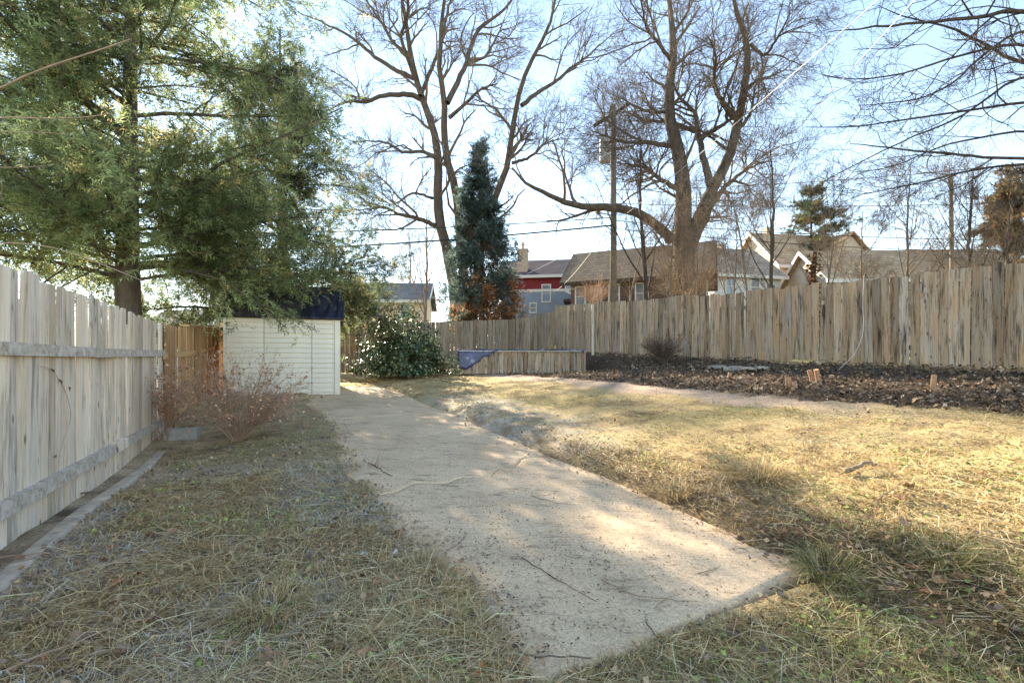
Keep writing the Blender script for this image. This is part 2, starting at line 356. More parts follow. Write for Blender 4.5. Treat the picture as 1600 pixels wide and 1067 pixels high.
# left fence, old pale section; yard side is to its right
def lf(Y): return (-3.2 - .47 * (Y - 3), Y)
A, B = lf(.6), lf(7.05)
e, d, ang, L, tp = fence('weathered_fence', 'long pale grey weathered picket fence with two white flaking rails, nearest on the left', A, B, M['fence_pale'], .14, 1.80, .022,
    base=lambda x, y: .05 + .012 * math.sin(y * 2), top=lambda x, y: 1.865 - .004 * y + .02 * math.sin(y * 1.7) - (.02 if y > 3.55 else -.025), seed=3, lean=.2, gap=.004)
nrm = Vector((d.y, -d.x, 0))
def along(Y, z, off): p = lf(Y); return (p[0] + nrm.x * off, p[1] + nrm.y * off, z)
rail(e, A, along(.7, 1.325, .035), along(4.42, 1.335, .035), .045, .085); rail(e, A, along(4.425, 1.330, .037), along(6.95, 1.37, .037), .045, .085)
rail(e, A, along(.7, .30, .04), along(4.9, .36, .04), .055, .095); rail(e, A, along(4.91, .372, .05), along(5.25, .375, .05), .06, .10, M['fence_pale'], 'splice_block'); rail(e, A, along(5.0, .36, .036), along(6.95, .385, .036), .045, .085)
for Yp in (1.1, 3.52, 5.9): rail(e, A, along(Yp, .0, -.07), along(Yp, 1.7, -.07), .09, .09, M['fence_pale'], 'post')
# left fence, newer tan section
A2, B2 = lf(7.13), lf(14.6)
e2, d2, ang2, L2, tp2 = fence('tan_fence', 'newer tan cedar fence section with top cap continuing beyond the pale fence towards the shed', A2, B2, M['fence_new'], .14, 1.75, .012,
    base=lambda x, y: .08 + .40 * float(sm(7, 12.5, y)), top=lambda x, y: 1.82 + .27 * float(sm(7.4, 12, y)), seed=5)
for za, zb, Ya, Yb in ((1.33, 1.42, 7.0, 9.2), (1.425, 1.60, 9.21, 12.0), (.40, .52, 7.2, 10.0)): rail(e2, A2, along(Ya, za, .035), along(Yb, zb, .035), .045, .09, M['fence_new'])
rail(e2, A2, along(8.6, 1.90, 0), along(11.9, 2.13, 0), .14, .03, M['fence_new'], 'cap_board')
for Yp, h in ((7.16, 1.78), (9.5, 1.9), (12.0, 2.12)): rail(e2, A2, along(Yp, .05, .075), along(Yp + .01, h, .075), .10, .10, M['fence_new'], 'post')
# right fence on its bank
def rbase(x, y): return float(gz(x, y)) - .02
RA, RB = (10.35, 5.35), (1.75, 19.35)
fx = np.array([5.3, 8.0, 10.07, 13.6, 16.2, 19.4]); fz = np.array([1.10, 1.13, 1.19, 1.34, 1.50, 1.72])
e3, d3, ang3, L3, tp3 = fence('bank_fence', 'tall grey brown weathered picket fence standing along the mulch bank on the right', RB, RA, M['fence_grey'], .145, 1.78, .022,
    base=lambda x, y: float(np.interp(y, fx, fz)) + (.05 if 10.5 < y < 11.4 else 0), top=lambda x, y: float(np.interp(y, fx, fz)) + 1.78 + .02 * math.sin(y * 2.3), seed=8, lean=.7)
n3 = Vector((d3.y, -d3.x, 0))                          # the yard side of the right fence
for k in range(7):
    q0 = Vector((RB[0], RB[1], 0)) + d3 * (k * 2.4 + .2); zb = float(np.interp(q0.y, fx, fz))
    rail(e3, RB, (q0.x - n3.x * .07, q0.y - n3.y * .07, zb - .2), (q0.x - n3.x * .07 + .001, q0.y - n3.y * .07, zb + 1.7), .09, .09, M['fence_grey'], 'post')
    q1 = q0 + d3 * 2.38; zc = float(np.interp(q1.y, fx, fz))
    for hh in (.35, 1.35): rail(e3, RB, (q0.x - n3.x * .035, q0.y - n3.y * .035, zb + hh), (q1.x - n3.x * .035, q1.y - n3.y * .035, zc + hh), .04, .09, M['fence_grey'])
for k in (2.3,):                                      # one post stands on the yard side
    q0 = Vector((RB[0], RB[1], 0)) + d3 * k; zb = float(np.interp(q0.y, fx, fz)); rail(e3, RB, (q0.x + n3.x * .06, q0.y + n3.y * .06, zb - .2), (q0.x + n3.x * .06 + .001, q0.y + n3.y * .06, zb + 1.72), .09, .09, M['fence_pale'], 'post')
# back fence
KA, KB = (-7.6, 17.75), (1.72, 19.45)
e4, d4, ang4, L4, tp4 = fence('back_fence', 'low dull brown picket fence closing the far end of the yard', KA, KB, M['fence_back'], .14, 1.62, .02,
    base=lambda x, y: float(np.interp(x, [-7.6, -2, 0, 1.8], [.80, .95, 1.12, 1.45])), top=lambda x, y: float(np.interp(x, [-7.6, -3, -.2, .8, 1.8], [2.62, 2.78, 2.92, 3.05, 3.32])), seed=11)
for hh in (.5, 1.3): rail(e4, KA, (KA[0] + .03, KA[1] + .05, .9 + hh), (KB[0], KB[1] + .05, 1.3 + hh), .04, .09, M['fence_back'])
for xx in (-5.85,): rail(e4, KA, (xx, 18.02, .7), (xx + .001, 18.02, 2.72), .12, .12, M['fence_new'], 'post')

# timbers and block at the foot of the left fence
tim = [((1.0, 2.35), .055, 'grey landscape timber lying along the left fence foot, nearest the camera'), ((2.32, 3.55), .06, 'cracked grey landscape timber along the fence foot, second from the camera'), ((3.6, 5.0), .07, 'pale landscape timber along the fence foot, third from the camera'), ((5.03, 6.3), .085, 'pale landscape timber along the fence foot, farthest from the camera')]
for i, ((ya, yb), z, lab) in enumerate(tim):
    a_ = along(ya, z - .035, .19 + .06 * (i % 2)); b_ = along(yb, z - .015, .25 - .05 * (i % 2)); m_ = MB().bar((0, 0, 0), Vector(b_) - Vector(a_), .115, .12)
    o = m_.build('landscape_timber', M['timber'], loc=a_); tag(o, lab, 'timber', 'timbers edging the left fence')
    bv = o.modifiers.new('b', 'BEVEL'); bv.width = .02; bv.segments = 2
o = MB().box((0, 0, .1), (.40, .2, .2)).build('concrete_block', M['block'], loc=along(6.55, .13, .33), rz=R(20)); tag(o, 'grey concrete block at the far end of the fence timbers', 'block'); bv = o.modifiers.new('b', 'BEVEL'); bv.width = .012

# ------------------------------------------------------------------ shed
def shed():
    X0, X1, Yf, zb, ze = -6.40, -3.98, 11.0, .43, 2.24; SR = 19; w = X1 - X0; dep = 2.2; cx = (X0 + X1) / 2
    e = empty('garden_shed', (cx, Yf, zb), R(SR)); tag(e, 'small cream garden shed with dark shingled roof under the cedar boughs', 'shed'); h = ze - zb
    MB().box((0, dep / 2 + .02, h / 2), (w - .06, dep - .03, h)).build('wall', M['white_siding'], e)
    rows = 16; bh = h / rows; cols = [(-w / 2 + .06, -w / 2 + .795), (-w / 2 + .81, w / 2 - .63), (w / 2 - .615, w / 2 - .13)]
    bm = {}
    for c, (a, b) in enumerate(cols):
        bm[c] = MB().add([(0, -.022, 0), (b - a, -.022, 0), (b - a, .012, bh + .004), (0, .012, bh + .004), (0, .02, 0), (b - a, .02, 0), (b - a, .02, bh + .004), (0, .02, bh + .004)],
                         [(0, 1, 2, 3), (4, 7, 6, 5), (0, 4, 5, 1), (3, 2, 6, 7), (0, 3, 7, 4), (1, 5, 6, 2)]).mesh('siding_board', M['white_siding'])
        for r_ in range(rows): obj('siding_board', bm[c], e, (a, -.004 - .003 * (r_ % 2) - .002 * c, r_ * bh + .002))
    for x in (-w / 2 + .03, w / 2 - .065): MB().box((x, -.012, h / 2), (.12 if x > 0 else .05, .075, h)).build('corner_trim', M['white_siding'], e)
    MB().box((0, -.02, h + .01), (w + .1, .05, .07)).build('eave_board', M['white_siding'], e)
    ev, rg, zt = -.12, 1.0, .86                        # steep front slope from eave to ridge
    rf = MB().prism([(0, 0), (0, 0)], 0, 0) if False else MB()
    hw = w / 2 + .06
    rf.add([(-hw, ev, h), (hw, ev, h), (hw, rg, h + zt), (-hw, rg, h + zt), (-hw, dep + .12, h), (hw, dep + .12, h), (-hw, rg, h + zt - .06), (hw, rg, h + zt - .06), (-hw, ev + .05, h - .02), (hw, ev + .05, h - .02)],
           [(0, 1, 2, 3), (3, 2, 5, 4), (0, 3, 6, 8), (1, 9, 7, 2), (0, 8, 9, 1), (3, 4, 6), (2, 7, 5), (4, 5, 7, 6), (6, 7, 9, 8)])
    ro = rf.build('roof', M['shingle'], e)
    n = 8; sl = math.hypot(rg - ev, zt); up = Vector((0, rg - ev, zt)).normalized(); nr = Vector((0, -zt, rg - ev)).normalized()
    shm = MB().box((0, 0, 0), (.295, .012, sl / n + .05)).mesh('shingle', M['shingle']); q = Matrix((Vector((1, 0, 0)), -nr, up)).transposed().to_euler()
    for i in range(n):
        k = 0; x = -hw + (.0 if i % 2 else -.15)
        while x < hw - .02:
            cx_ = min(max(x + .15, -hw + .15), hw - .15); c = Vector((cx_, ev, h)) + up * (sl * (i + .5) / n) + nr * (.010 + .006 * ((k + i) % 2) + .004 * (i % 3))
            o = obj('shingle', shm, ro); o.location = c; o.rotation_euler = (q.x - R(2.2), q.y, q.z); x += .30; k += 1
    MB().bar((-hw, rg, h + zt + .01), (hw, rg, h + zt + .01), .16, .03).build('ridge_cap', M['shingle'], e)
    V = []; nx, nz = 26, 20
    for i in range(nx):
        for j in range(nz):
            u, v = i / (nx - 1), j / (nz - 1); p = Vector((hw + .02 - (.86 + .22 * vn(v * 5, 3.3, 1, 6)) * (1 - u), ev - .03, h - .03)) + up * (sl * v * .93 + .05 * vn(u * 6, 1.2, 1, 5)) + nr * (.05 + .05 * vn(u * 7, v * 5, 1, 2) + .03 * vn(u * 15, v * 3, 1, 7))
            V.append(p)
    id_ = np.arange(nx * nz).reshape(nx, nz); q_ = np.stack([id_[:-1, :-1], id_[1:, :-1], id_[1:, 1:], id_[:-1, 1:]], -1).reshape(-1, 4)
    o = obj('tarp', np_mesh('tarp', np.array([tuple(v) for v in V]), [q_], M['tarp'], smooth=True), None, (cx, Yf, zb), R(SR)); tag(o, 'blue tarp patch covering the right end of the shed roof', 'tarp'); so_ = o.modifiers.new('t', 'SOLIDIFY'); so_.thickness = .006
shed()

# ------------------------------------------------------------------ raised box with tarp
def planter():
    p0, p1 = P(718, 580, 15.4), P(914, 578, 15.9); c = Vector((p0[0], p0[1], .86)); dv = Vector((p1[0] - p0[0], p1[1] - p0[1], 0)); L = dv.length; ang = math.atan2(dv.y, dv.x)
    e = empty('raised_planter', c, ang); tag(e, 'long low raised planter box of weathered upright boards below the back fence', 'planter'); h = .70; D = 1.3
    bw = .128; n = int(L / bw); bm = MB().box((0, 0, h / 2), (bw - .007, .022, h)).mesh('board', M['fence_grey'])
    for i in range(n): obj('board', bm, e, ((i + .5) * bw, random.uniform(-.004, .004), random.uniform(-.012, .012)), R(random.gauss(0, .8)))
    for j in range(9):
        for x in (0.0, L): obj('board', bm, e, (x, .1 + j * bw, 0), R(90))
    for x in (.02, L - .02): MB().box((x, -.03, h / 2), (.07, .035, h + .03)).build('corner_post', M['fence_grey'], e)
    MB().box((L / 2, -.015, h + .03), (L + .06, .14, .035)).build('rim', M['rail'], e)
    MB().box((L / 2, D / 2 + .05, h - .05), (L - .1, D - .08, .05)).build('soil', M['soil'], e)
    V = []; nx, ny = 60, 16
    for i in range(nx):
        for j in range(ny):
            u, v = i / (nx - 1), j / (ny - 1); dr = max(0, (.62 if u < .09 else .62 * max(0, 1 - (u - .09) / .26) ** 1.5) + (.16 * vn(u * 40, 1.5, 1, 8) + .10 * vn(u * 95, 2.5, 1, 9)) * (u > .05)); x = -.06 + u * (L + .02)
            if v < .5: q = Vector((x, -.075 - .02 * vn(u * 30, v * 6, 1, 3) - .03 * (1 - v * 2), h + .075 - dr * (1 - v * 2)))
            else: q = Vector((x, -.075 + (v - .5) * 2 * .8, h + .08 + .05 * vn(u * 22, v * 7, 1, 4)))
            V.append(q)
    id_ = np.arange(nx * ny).reshape(nx, ny); q_ = np.stack([id_[:-1, :-1], id_[1:, :-1], id_[1:, 1:], id_[:-1, 1:]], -1).reshape(-1, 4)
    m_, nt, b = mat_base('blue_silver_tarp', .3, .5); nn = noise(nt, coords(nt), 2.2, 4); link(nt, ramp(nt, nn, [(.44, (.018, .025, .10)), (.56, (.04, .055, .18)), (.64, (.38, .40, .47))]), b.inputs['Base Color'])
    o = obj('tarp', np_mesh('tarp', np.array([tuple(v) for v in V]), [q_], m_, smooth=True), None, c, ang); tag(o, 'crumpled blue tarp draped over the raised planter and down its left end', 'tarp'); so_ = o.modifiers.new('t', 'SOLIDIFY'); so_.thickness = .005
planter()

# ------------------------------------------------------------------ houses beyond the fences
def mat_roof(name, c, row=.28):
    m, nt, b = mat_base(name, .9, .2); v = coords(nt); br = node(nt, 'ShaderNodeTexBrick'); br.inputs['Scale'].default_value = 1.0
    br.inputs['Brick Width'].default_value = .5; br.inputs['Row Height'].default_value = row; br.inputs['Mortar Size'].default_value = .02
    for i, k in ((1, 1.15), (2, .85), (3, .6)): br.inputs[i].default_value = (*[x * k for x in c], 1)
    link(nt, v, br.inputs[0]); n = noise(nt, v, 1.2, 4); link(nt, mix(nt, 1, br.outputs[0], ramp(nt, n, [(.3, g(.8)), (.7, g(1.2))]), 'MULTIPLY'), b.inputs['Base Color']); return m
def mat_clap(name, c):
    m, nt, b = mat_base(name, .7, .2); tc = node(nt, 'ShaderNodeTexCoord'); sp = node(nt, 'ShaderNodeSeparateXYZ'); link(nt, tc.outputs['Object'], sp.inputs[0])
    mu = node(nt, 'ShaderNodeMath', operation='MULTIPLY'); mu.inputs[1].default_value = 7; link(nt, sp.outputs[2], mu.inputs[0]); fr = node(nt, 'ShaderNodeMath', operation='FRACT'); link(nt, mu.outputs[0], fr.inputs[0])
    n = noise(nt, tc.outputs['Object'], 1.5, 4); col = ramp(nt, n, [(.3, tuple(x * .88 for x in c)), (.7, tuple(min(1, x * 1.1) for x in c))])
    col = mix(nt, 1, col, ramp(nt, fr.outputs[0], [(0, g(.72)), (.12, g(1))]), 'MULTIPLY'); link(nt, col, b.inputs['Base Color']); bump(nt, b, fr.outputs[0], .4, .02); return m
m_, nt_, b_ = mat_base('window_glass', .08, .6); b_.inputs['Base Color'].default_value = (.16, .19, .23, 1); M['glass'] = m_
M['trim_white'] = mat_simple('white_trim', (.66, .62, .55), .6, .08); M['trim_dark'] = mat_simple('dark_brown_trim', (.06, .042, .032), .7, .2)
M['brick'] = mat_simple('tan_brick', (.44, .34, .25), .9, .25, 8)
def window(e, x, z, w, h, y, frame, yaw=False, nx=1, nz=2, face=-1):
    f = MB(); t = .09
    f.box((x, y + face * .04, z + h / 2 + t / 2), (w + 2 * t, .10, t)); f.box((x, y + face * .04, z - h / 2 - t / 2), (w + 2 * t, .14, t))
    for sx in (-1, 1): f.box((x + sx * (w / 2 + t / 2), y + face * .04, z), (t, .10, h))
    for i in range(1, nx): f.box((x - w / 2 + w * i / nx, y + face * .025, z), (.05, .06, h))
    for i in range(1, nz): f.box((x, y + face * .025, z - h / 2 + h * i / nz), (w, .06, .05))
    p = MB().box((x, y + face * .008, z), (w, .012, h))
    if yaw:
        for mb in (f, p): mb.v = [(-v[1] * 1.0, v[0], v[2]) for v in mb.v]
    fo = f.build('window', M[frame], e); p.build('pane', M['glass'], fo)
def house(name, label, c, rz, w, d, wall_h, roof_h, wall, roof, trim='trim_white', over=.4, gable='x', wins=(), side_wins=(), low=None, band=None):
    e = empty(name, c, rz); tag(e, label, 'house'); hw, hd = w / 2, d / 2
    if gable == 'x':                                   # ridge runs along local x
        body = MB().add([(sx * hw, sy * hd, z) for sx in (-1, 1) for sy in (-1, 1) for z in (-3, wall_h)] + [(-hw, 0, wall_h + roof_h), (hw, 0, wall_h + roof_h)],
            [(0, 4, 5, 1), (2, 3, 7, 6), (0, 1, 8, 3, 2), (4, 6, 7, 9, 5), (1, 5, 9, 8), (3, 8, 9, 7)])
    else:
        body = MB().add([(sx * hw, sy * hd, z) for sx in (-1, 1) for sy in (-1, 1) for z in (-3, wall_h)] + [(0, -hd, wall_h + roof_h), (0, hd, wall_h + roof_h)],
            [(0, 4, 5, 8, 1), (2, 3, 9, 7, 6), (0, 1, 3, 2), (4, 6, 7, 5), (1, 8, 9, 3), (5, 7, 9, 8)])
    body.build('wall', M[wall], e)
    if low: MB().box((0, 0, low[0] / 2 - 1.5), (w + .03, d + .03, low[0] + 3)).build('lower_wall', M[low[1]], e)
    if band: MB().box((0, 0, band), (w + .10, d + .10, .22)).build('trim_band', M[trim], e)
    rm = MB(); k = roof_h / (hd if gable == 'x' else hw)
    for sg in (-1, 1):
        if gable == 'x':
            y1 = sg * (hd + over); z1 = wall_h - over * k
            vs = [(-hw - over, y1, z1), (hw + over, y1, z1), (hw + over, 0, wall_h + roof_h), (-hw - over, 0, wall_h + roof_h)]
        else:
            x1 = sg * (hw + over); z1 = wall_h - over * k
            vs = [(x1, -hd - over, z1), (x1, hd + over, z1), (0, hd + over, wall_h + roof_h), (0, -hd - over, wall_h + roof_h)]
        rm.add([(x, y, z + .04) for x, y, z in vs] + [(x, y, z + .22) for x, y, z in vs], [(0, 1, 2, 3), (7, 6, 5, 4), (0, 4, 5, 1), (1, 5, 6, 2), (2, 6, 7, 3), (3, 7, 4, 0)])
    rm.build('roof', M[roof], e); tr = MB()
    if gable == 'x':
        for sg in (-1, 1): tr.box((0, sg * (hd + over + .02), wall_h - over * k + .10), (w + 2 * over + .06, .05, .24))
        for sx in (-1, 1):
            for sg in (-1, 1): tr.bar((sx * (hw + over + .02), sg * (hd + over), wall_h - over * k + .08), (sx * (hw + over + .02), 0, wall_h + roof_h + .08), .05, .26)
    else:
        for sy in (-1, 1):
            for sg in (-1, 1): tr.bar((sg * (hw + over), sy * (hd + over + .02), wall_h - over * k + .08), (0, sy * (hd + over + .02), wall_h + roof_h + .08), .05, .26)
    tr.build('fascia', M[trim], e)
    for (x, z, ww, hh) in wins: window(e, x, z, ww, hh, -hd, trim if trim != 'trim_dark' else 'trim_white')
    for (y, z, ww, hh) in side_wins: window(e, y, z, ww, hh, -hw, 'trim_white', True)   # on the local +x side
    return e
M['roof_blue'] = mat_roof('blue_grey_shingles', (.13, .145, .165)); M['roof_brown'] = mat_roof('brown_grey_shingles', (.11, .085, .085)); M['roof_tan'] = mat_roof('tan_shingles', (.46, .32, .19)); M['roof_grey'] = mat_roof('warm_grey_shingles', (.36, .29, .22))
M['roof_dull'] = mat_roof('dull_brown_shingles', (.27, .195, .125)); M['cream'] = mat_clap('cream_clapboard', (.68, .55, .38)); M['red'] = mat_clap('dark_red_clapboard', (.20, .03, .035)); M['blue'] = mat_clap('slate_blue_clapboard', (.24, .29, .36))
M['brown'] = mat_clap('brown_boards', (.13, .085, .065)); M['greywhite'] = mat_clap('pale_grey_clapboard', (.58, .57, .53)); M['tanw'] = mat_clap('tan_clapboard', (.55, .46, .34))
c = P(585, 565, 36); house('cream_house', 'cream house with blue grey roof behind the back fence and holly', (c[0], c[1] + 4, 1.0), R(4), 6.6, 6, 4.95, 1.6, 'cream', 'roof_blue', wins=[(1.85, 4.15, .65, .95), (-.4, 4.15, .65, .95), (2.3, 1.8, .8, 1.2)])
c = P(870, 565, 40); e = house('red_blue_house', 'dark red and slate blue house with tall tan chimney beyond the back fence', (c[0], c[1] + 3.5, 1.2), R(-8), 8.4, 6.4, 7.25, 1.75, 'red', 'roof_brown', low=(5.95, 'blue'), band=6.0, wins=[(-.4, 5.75, .62, 1.35), (1.55, 6.5, .62, 1.0), (-1.5, 4.55, .45, .7)])
ch = MB().box((-2.45, -2.5, 8.2), (.85, .8, 2.6)).box((-2.45, -2.5, 9.55), (.98, .93, .14)).build('chimney', M['brick'], e); MB().tube([(-2.45, -2.5, 9.6), (-2.45, -2.5, 9.95), (-2.45, -2.5, 10.05), (-2.45, -2.5, 10.25)], [.13, .12, .19, .10], 8).build('chimney_pot', M['brick'], ch)
MB().bar((1.2, -3.5, 5.9), (2.6, -5.0, 5.0), .12, .16).build('porch_brace', M['trim_white'], e); MB().box((2.6, -4.2, 4.9), (3.0, 2.2, .18)).build('porch_roof', M['roof_brown'], e)
c = P(1015, 565, 31); e = house('brown_house', 'brown timber house with broad tan roof behind the big forked tree', (c[0] + .3, c[1] + 3.2, 1.4), R(-24), 8.6, 5.6, 5.5, 2.2, 'brown', 'roof_dull', 'trim_dark', .6, wins=[(-3.6, 4.3, .6, 1.25), (-2.5, 4.3, .6, 1.25), (-1.3, 4.3, .6, 1.25), (.5, 4.3, .7, 1.2), (-1.8, 2.4, .8, 1.2), (1.5, 2.4, .8, 1.2), (3.2, 2.8, .7, 1.1)], side_wins=[(0, 4.6, .7, 1.1)])
MB().add([(-4.4, -3.0, 3.55), (2.4, -3.0, 3.55), (2.4, -4.4, 3.0), (-4.4, -4.4, 3.0), (-4.4, -3.0, 3.72), (2.4, -3.0, 3.72), (2.4, -4.4, 3.17), (-4.4, -4.4, 3.17)], [(0, 1, 2, 3), (7, 6, 5, 4), (0, 4, 5, 1), (1, 5, 6, 2), (2, 6, 7, 3), (3, 7, 4, 0)]).build('porch_roof', M['roof_dull'], e)
c = P(1158, 565, 38); e = house('pale_grey_house', 'pale grey two storey house right of the brown house', (c[0], c[1] + 4, 1.2), R(14), 6.2, 7, 7.0, 2.7, 'greywhite', 'roof_grey', gable='x', wins=[(-1.7, 6.0, .75, 1.5), (.6, 6.0, .75, 1.4), (2.1, 5.6, .8, 1.3)])
MB().box((.4, 0.2, 9.8), (.5, .5, 1.0)).build('chimney', M['brick'], e)
MB().add([(1.2, -3.6, 5.3), (4.2, -3.6, 5.3), (4.2, -5.6, 4.3), (1.2, -5.6, 4.3), (1.2, -3.6, 5.46), (4.2, -3.6, 5.46), (4.2, -5.6, 4.46), (1.2, -5.6, 4.46)], [(0, 1, 2, 3), (7, 6, 5, 4), (0, 4, 5, 1), (1, 5, 6, 2), (2, 6, 7, 3), (3, 7, 4, 0)]).build('lean_to_roof', M['roof_blue'], e)
c = P(1290, 565, 42); e = house('tan_roof_house', 'tan roofed house with front gable and window row below the pine', (c[0] - .3, c[1] + 4, 1.3), R(10), 9.0, 7, 8.4, 3.4, 'tanw', 'roof_tan', gable='x', wins=[(-2.5, 7.2, .7, 1.1), (-3.4, 7.2, .7, 1.1)])
MB().add([(.6, -3.6, 8.0), (4.4, -3.6, 8.0), (4.4, -3.6, 9.4), (2.5, -3.6, 11.2), (.6, -3.6, 9.4), (.6, 0, 8.0), (4.4, 0, 8.0), (4.4, 0, 9.4), (2.5, 0, 11.2), (.6, 0, 9.4)], [(0, 1, 2, 3, 4), (1, 6, 7, 2), (0, 4, 9, 5), (2, 7, 8, 3), (4, 3, 8, 9), (5, 9, 8, 7, 6)]).build('gable', M['tanw'], e)
for sg in (-1, 1): MB().bar((2.5 + sg * 2.35, -2.0, 9.2), (2.5, -2.0, 11.42), 3.9, .12).build('gable_roof', M['roof_tan'], e)
for x in (1.3, 2.1, 2.9, 3.7): window(e, x, 8.75, .6, .85, -3.6, 'trim_white')
MB().box((-2.6, .4, 12.0), (.7, .6, 1.3)).build('chimney', M['brick'], e)
c = P(1470, 565, 34); house('low_tan_house', 'low tan house with long tan roof seen above the right fence', (c[0], c[1] + 4, 1.3), R(-3), 14, 7, 5.9, 2.6, 'tanw', 'roof_tan', wins=[(-4, 4.9, .9, 1.1), (-1, 4.9, .9, 1.1), (3, 4.9, .9, 1.1)])
c = P(270, 565, 26); house('neighbour_garage', 'pale garage with blue grey roof glimpsed between the tan fence and cedar', (c[0] + .4, c[1] + 3, .2), R(8), 4.5, 5, 2.9, 1.0, 'greywhite', 'roof_blue', wins=[(1, 2.0, .8, .9)])

# ------------------------------------------------------------------ trees
def interp_poly(pts, n):
    pts = np.asarray(pts, float); d = np.concatenate([[0], np.cumsum(np.linalg.norm(np.diff(pts, axis=0), axis=1))]); u = np.linspace(0, d[-1], n)
    # smooth through the points
    out = np.stack([np.interp(u, d, pts[:, k]) for k in range(3)], 1)
    for _ in range(2): out[1:-1] = .25 * out[:-2] + .5 * out[1:-1] + .25 * out[2:]
    return out
def spawn(par, rad, k, Lr, ang, up, npts, rf, rg_, t0=.2, wig=.22, rmin=.003, cap=None, Lpar=None):
    N, Pn, _ = par.shape; M_ = int(N * k); pi = rg_.integers(0, N, M_); t = t0 + (1 - t0) * rg_.random(M_) ** .9; u = t * (Pn - 1); i = np.minimum(u.astype(int), Pn - 2); f = (u - i)[:, None]
    p0 = par[pi, i] * (1 - f) + par[pi, i + 1] * f; r0 = rad[pi, i] * (1 - f[:, 0]) + rad[pi, i + 1] * f[:, 0]; d = par[pi, i + 1] - par[pi, i]; d /= np.linalg.norm(d, axis=1, keepdims=True) + 1e-9
    rnd = rg_.normal(size=(M_, 3)); pe = rnd - (rnd * d).sum(1, keepdims=True) * d; pe /= np.linalg.norm(pe, axis=1, keepdims=True) + 1e-9
    a = R(1) * rg_.uniform(ang[0], ang[1], M_)[:, None]; dr = np.cos(a) * d + np.sin(a) * pe; dr[:, 2] += up; dr /= np.linalg.norm(dr, axis=1, keepdims=True)
    L = rg_.uniform(Lr[0], Lr[1], M_) * (1.15 - .55 * t) * (1 if Lpar is None else Lpar[pi]); out = np.empty((M_, npts, 3)); out[:, 0] = p0; step = (L / (npts - 1))[:, None]
    for j in range(1, npts):
        out[:, j] = out[:, j - 1] + dr * step; dr = dr + rg_.normal(size=(M_, 3)) * wig; dr[:, 2] += up * .25; dr /= np.linalg.norm(dr, axis=1, keepdims=True)
    rb = np.clip(r0 * rf, rmin, cap or 9)[:, None]; rr = rb * np.linspace(1, .35, npts)[None, :]
    return out, np.maximum(rr, rmin * .6)
def limb_obj(name, pts, r0, r1, n, k, mat, parent, rg_, jit=.0):
    p = interp_poly(pts, n); p[1:-1] += rg_.normal(size=(n - 2, 3)) * jit; r = np.linspace(1, 0, n) ** .8 * (r0 - r1) + r1
    V, q = tubes(p[None], r[None], k); o = obj(name, np_mesh(name, V - np.array(parent.location), [q], mat, smooth=True), parent); return p, r
def bare_tree(name, label, base, limbs, levels, seed, bark='bark', twig='twig', trunk_n=1, resamp=22, group=None, thin=1.0):
    # limbs: (points in the world, r0, r1); the first trunk_n are the trunk
    rg_ = np.random.default_rng(seed); e = empty(name, tuple(base)); tag(e, label, 'tree', group); Ps, Rs = [], []
    for i, (pts, r0, r1) in enumerate(limbs):
        r0, r1 = (r0 * thin, r1 * thin * .8)
        p, r = limb_obj('trunk' if i < trunk_n else 'limb', pts, r0, r1, resamp, 9 if r0 > .06 else 6, M[bark], e, rg_, .02 * min(1, r0 * 8)); Ps.append(p); Rs.append(r)
    par, rad = np.array(Ps), np.array(Rs); parts = []
    for lv in levels:
        par, rad = spawn(par, rad, rg_=rg_, **{k: v for k, v in lv.items() if k != 'sides'}); parts.append(tubes(par, rad, lv.get('sides', 3)))
    V, q = merge(parts); o = obj('twigs', np_mesh('twigs', V - np.array(e.location), [q], M[twig]), e); return e
def TR(pts, Y0, dY, wob=0.0, seed=0):                 # limb points: picture track + its own run in depth
    r = np.random.default_rng(seed); n = len(pts); out = []
    for i, (x, y) in enumerate(pts): out.append(P(x, y, Y0 + dY * i / max(1, n - 1) + wob * math.sin(i * 1.7 + seed)))
    return out
big_levels = [dict(k=12, Lr=(1.6, 3.6), ang=(28, 65), up=.10, npts=7, rf=.6, t0=.22, cap=.085, sides=5, rmin=.018, wig=.2), dict(k=6.5, Lr=(.9, 1.9), ang=(25, 60), up=.06, npts=5, rf=.6, cap=.03, sides=4, rmin=.009),
              dict(k=5, Lr=(.5, 1.1), ang=(25, 60), up=.04, npts=3, rf=.6, sides=3, rmin=.0065), dict(k=2.5, Lr=(.3, .65), ang=(25, 55), up=.02, npts=2, rf=.6, sides=3, rmin=.005)]
D = 25.0
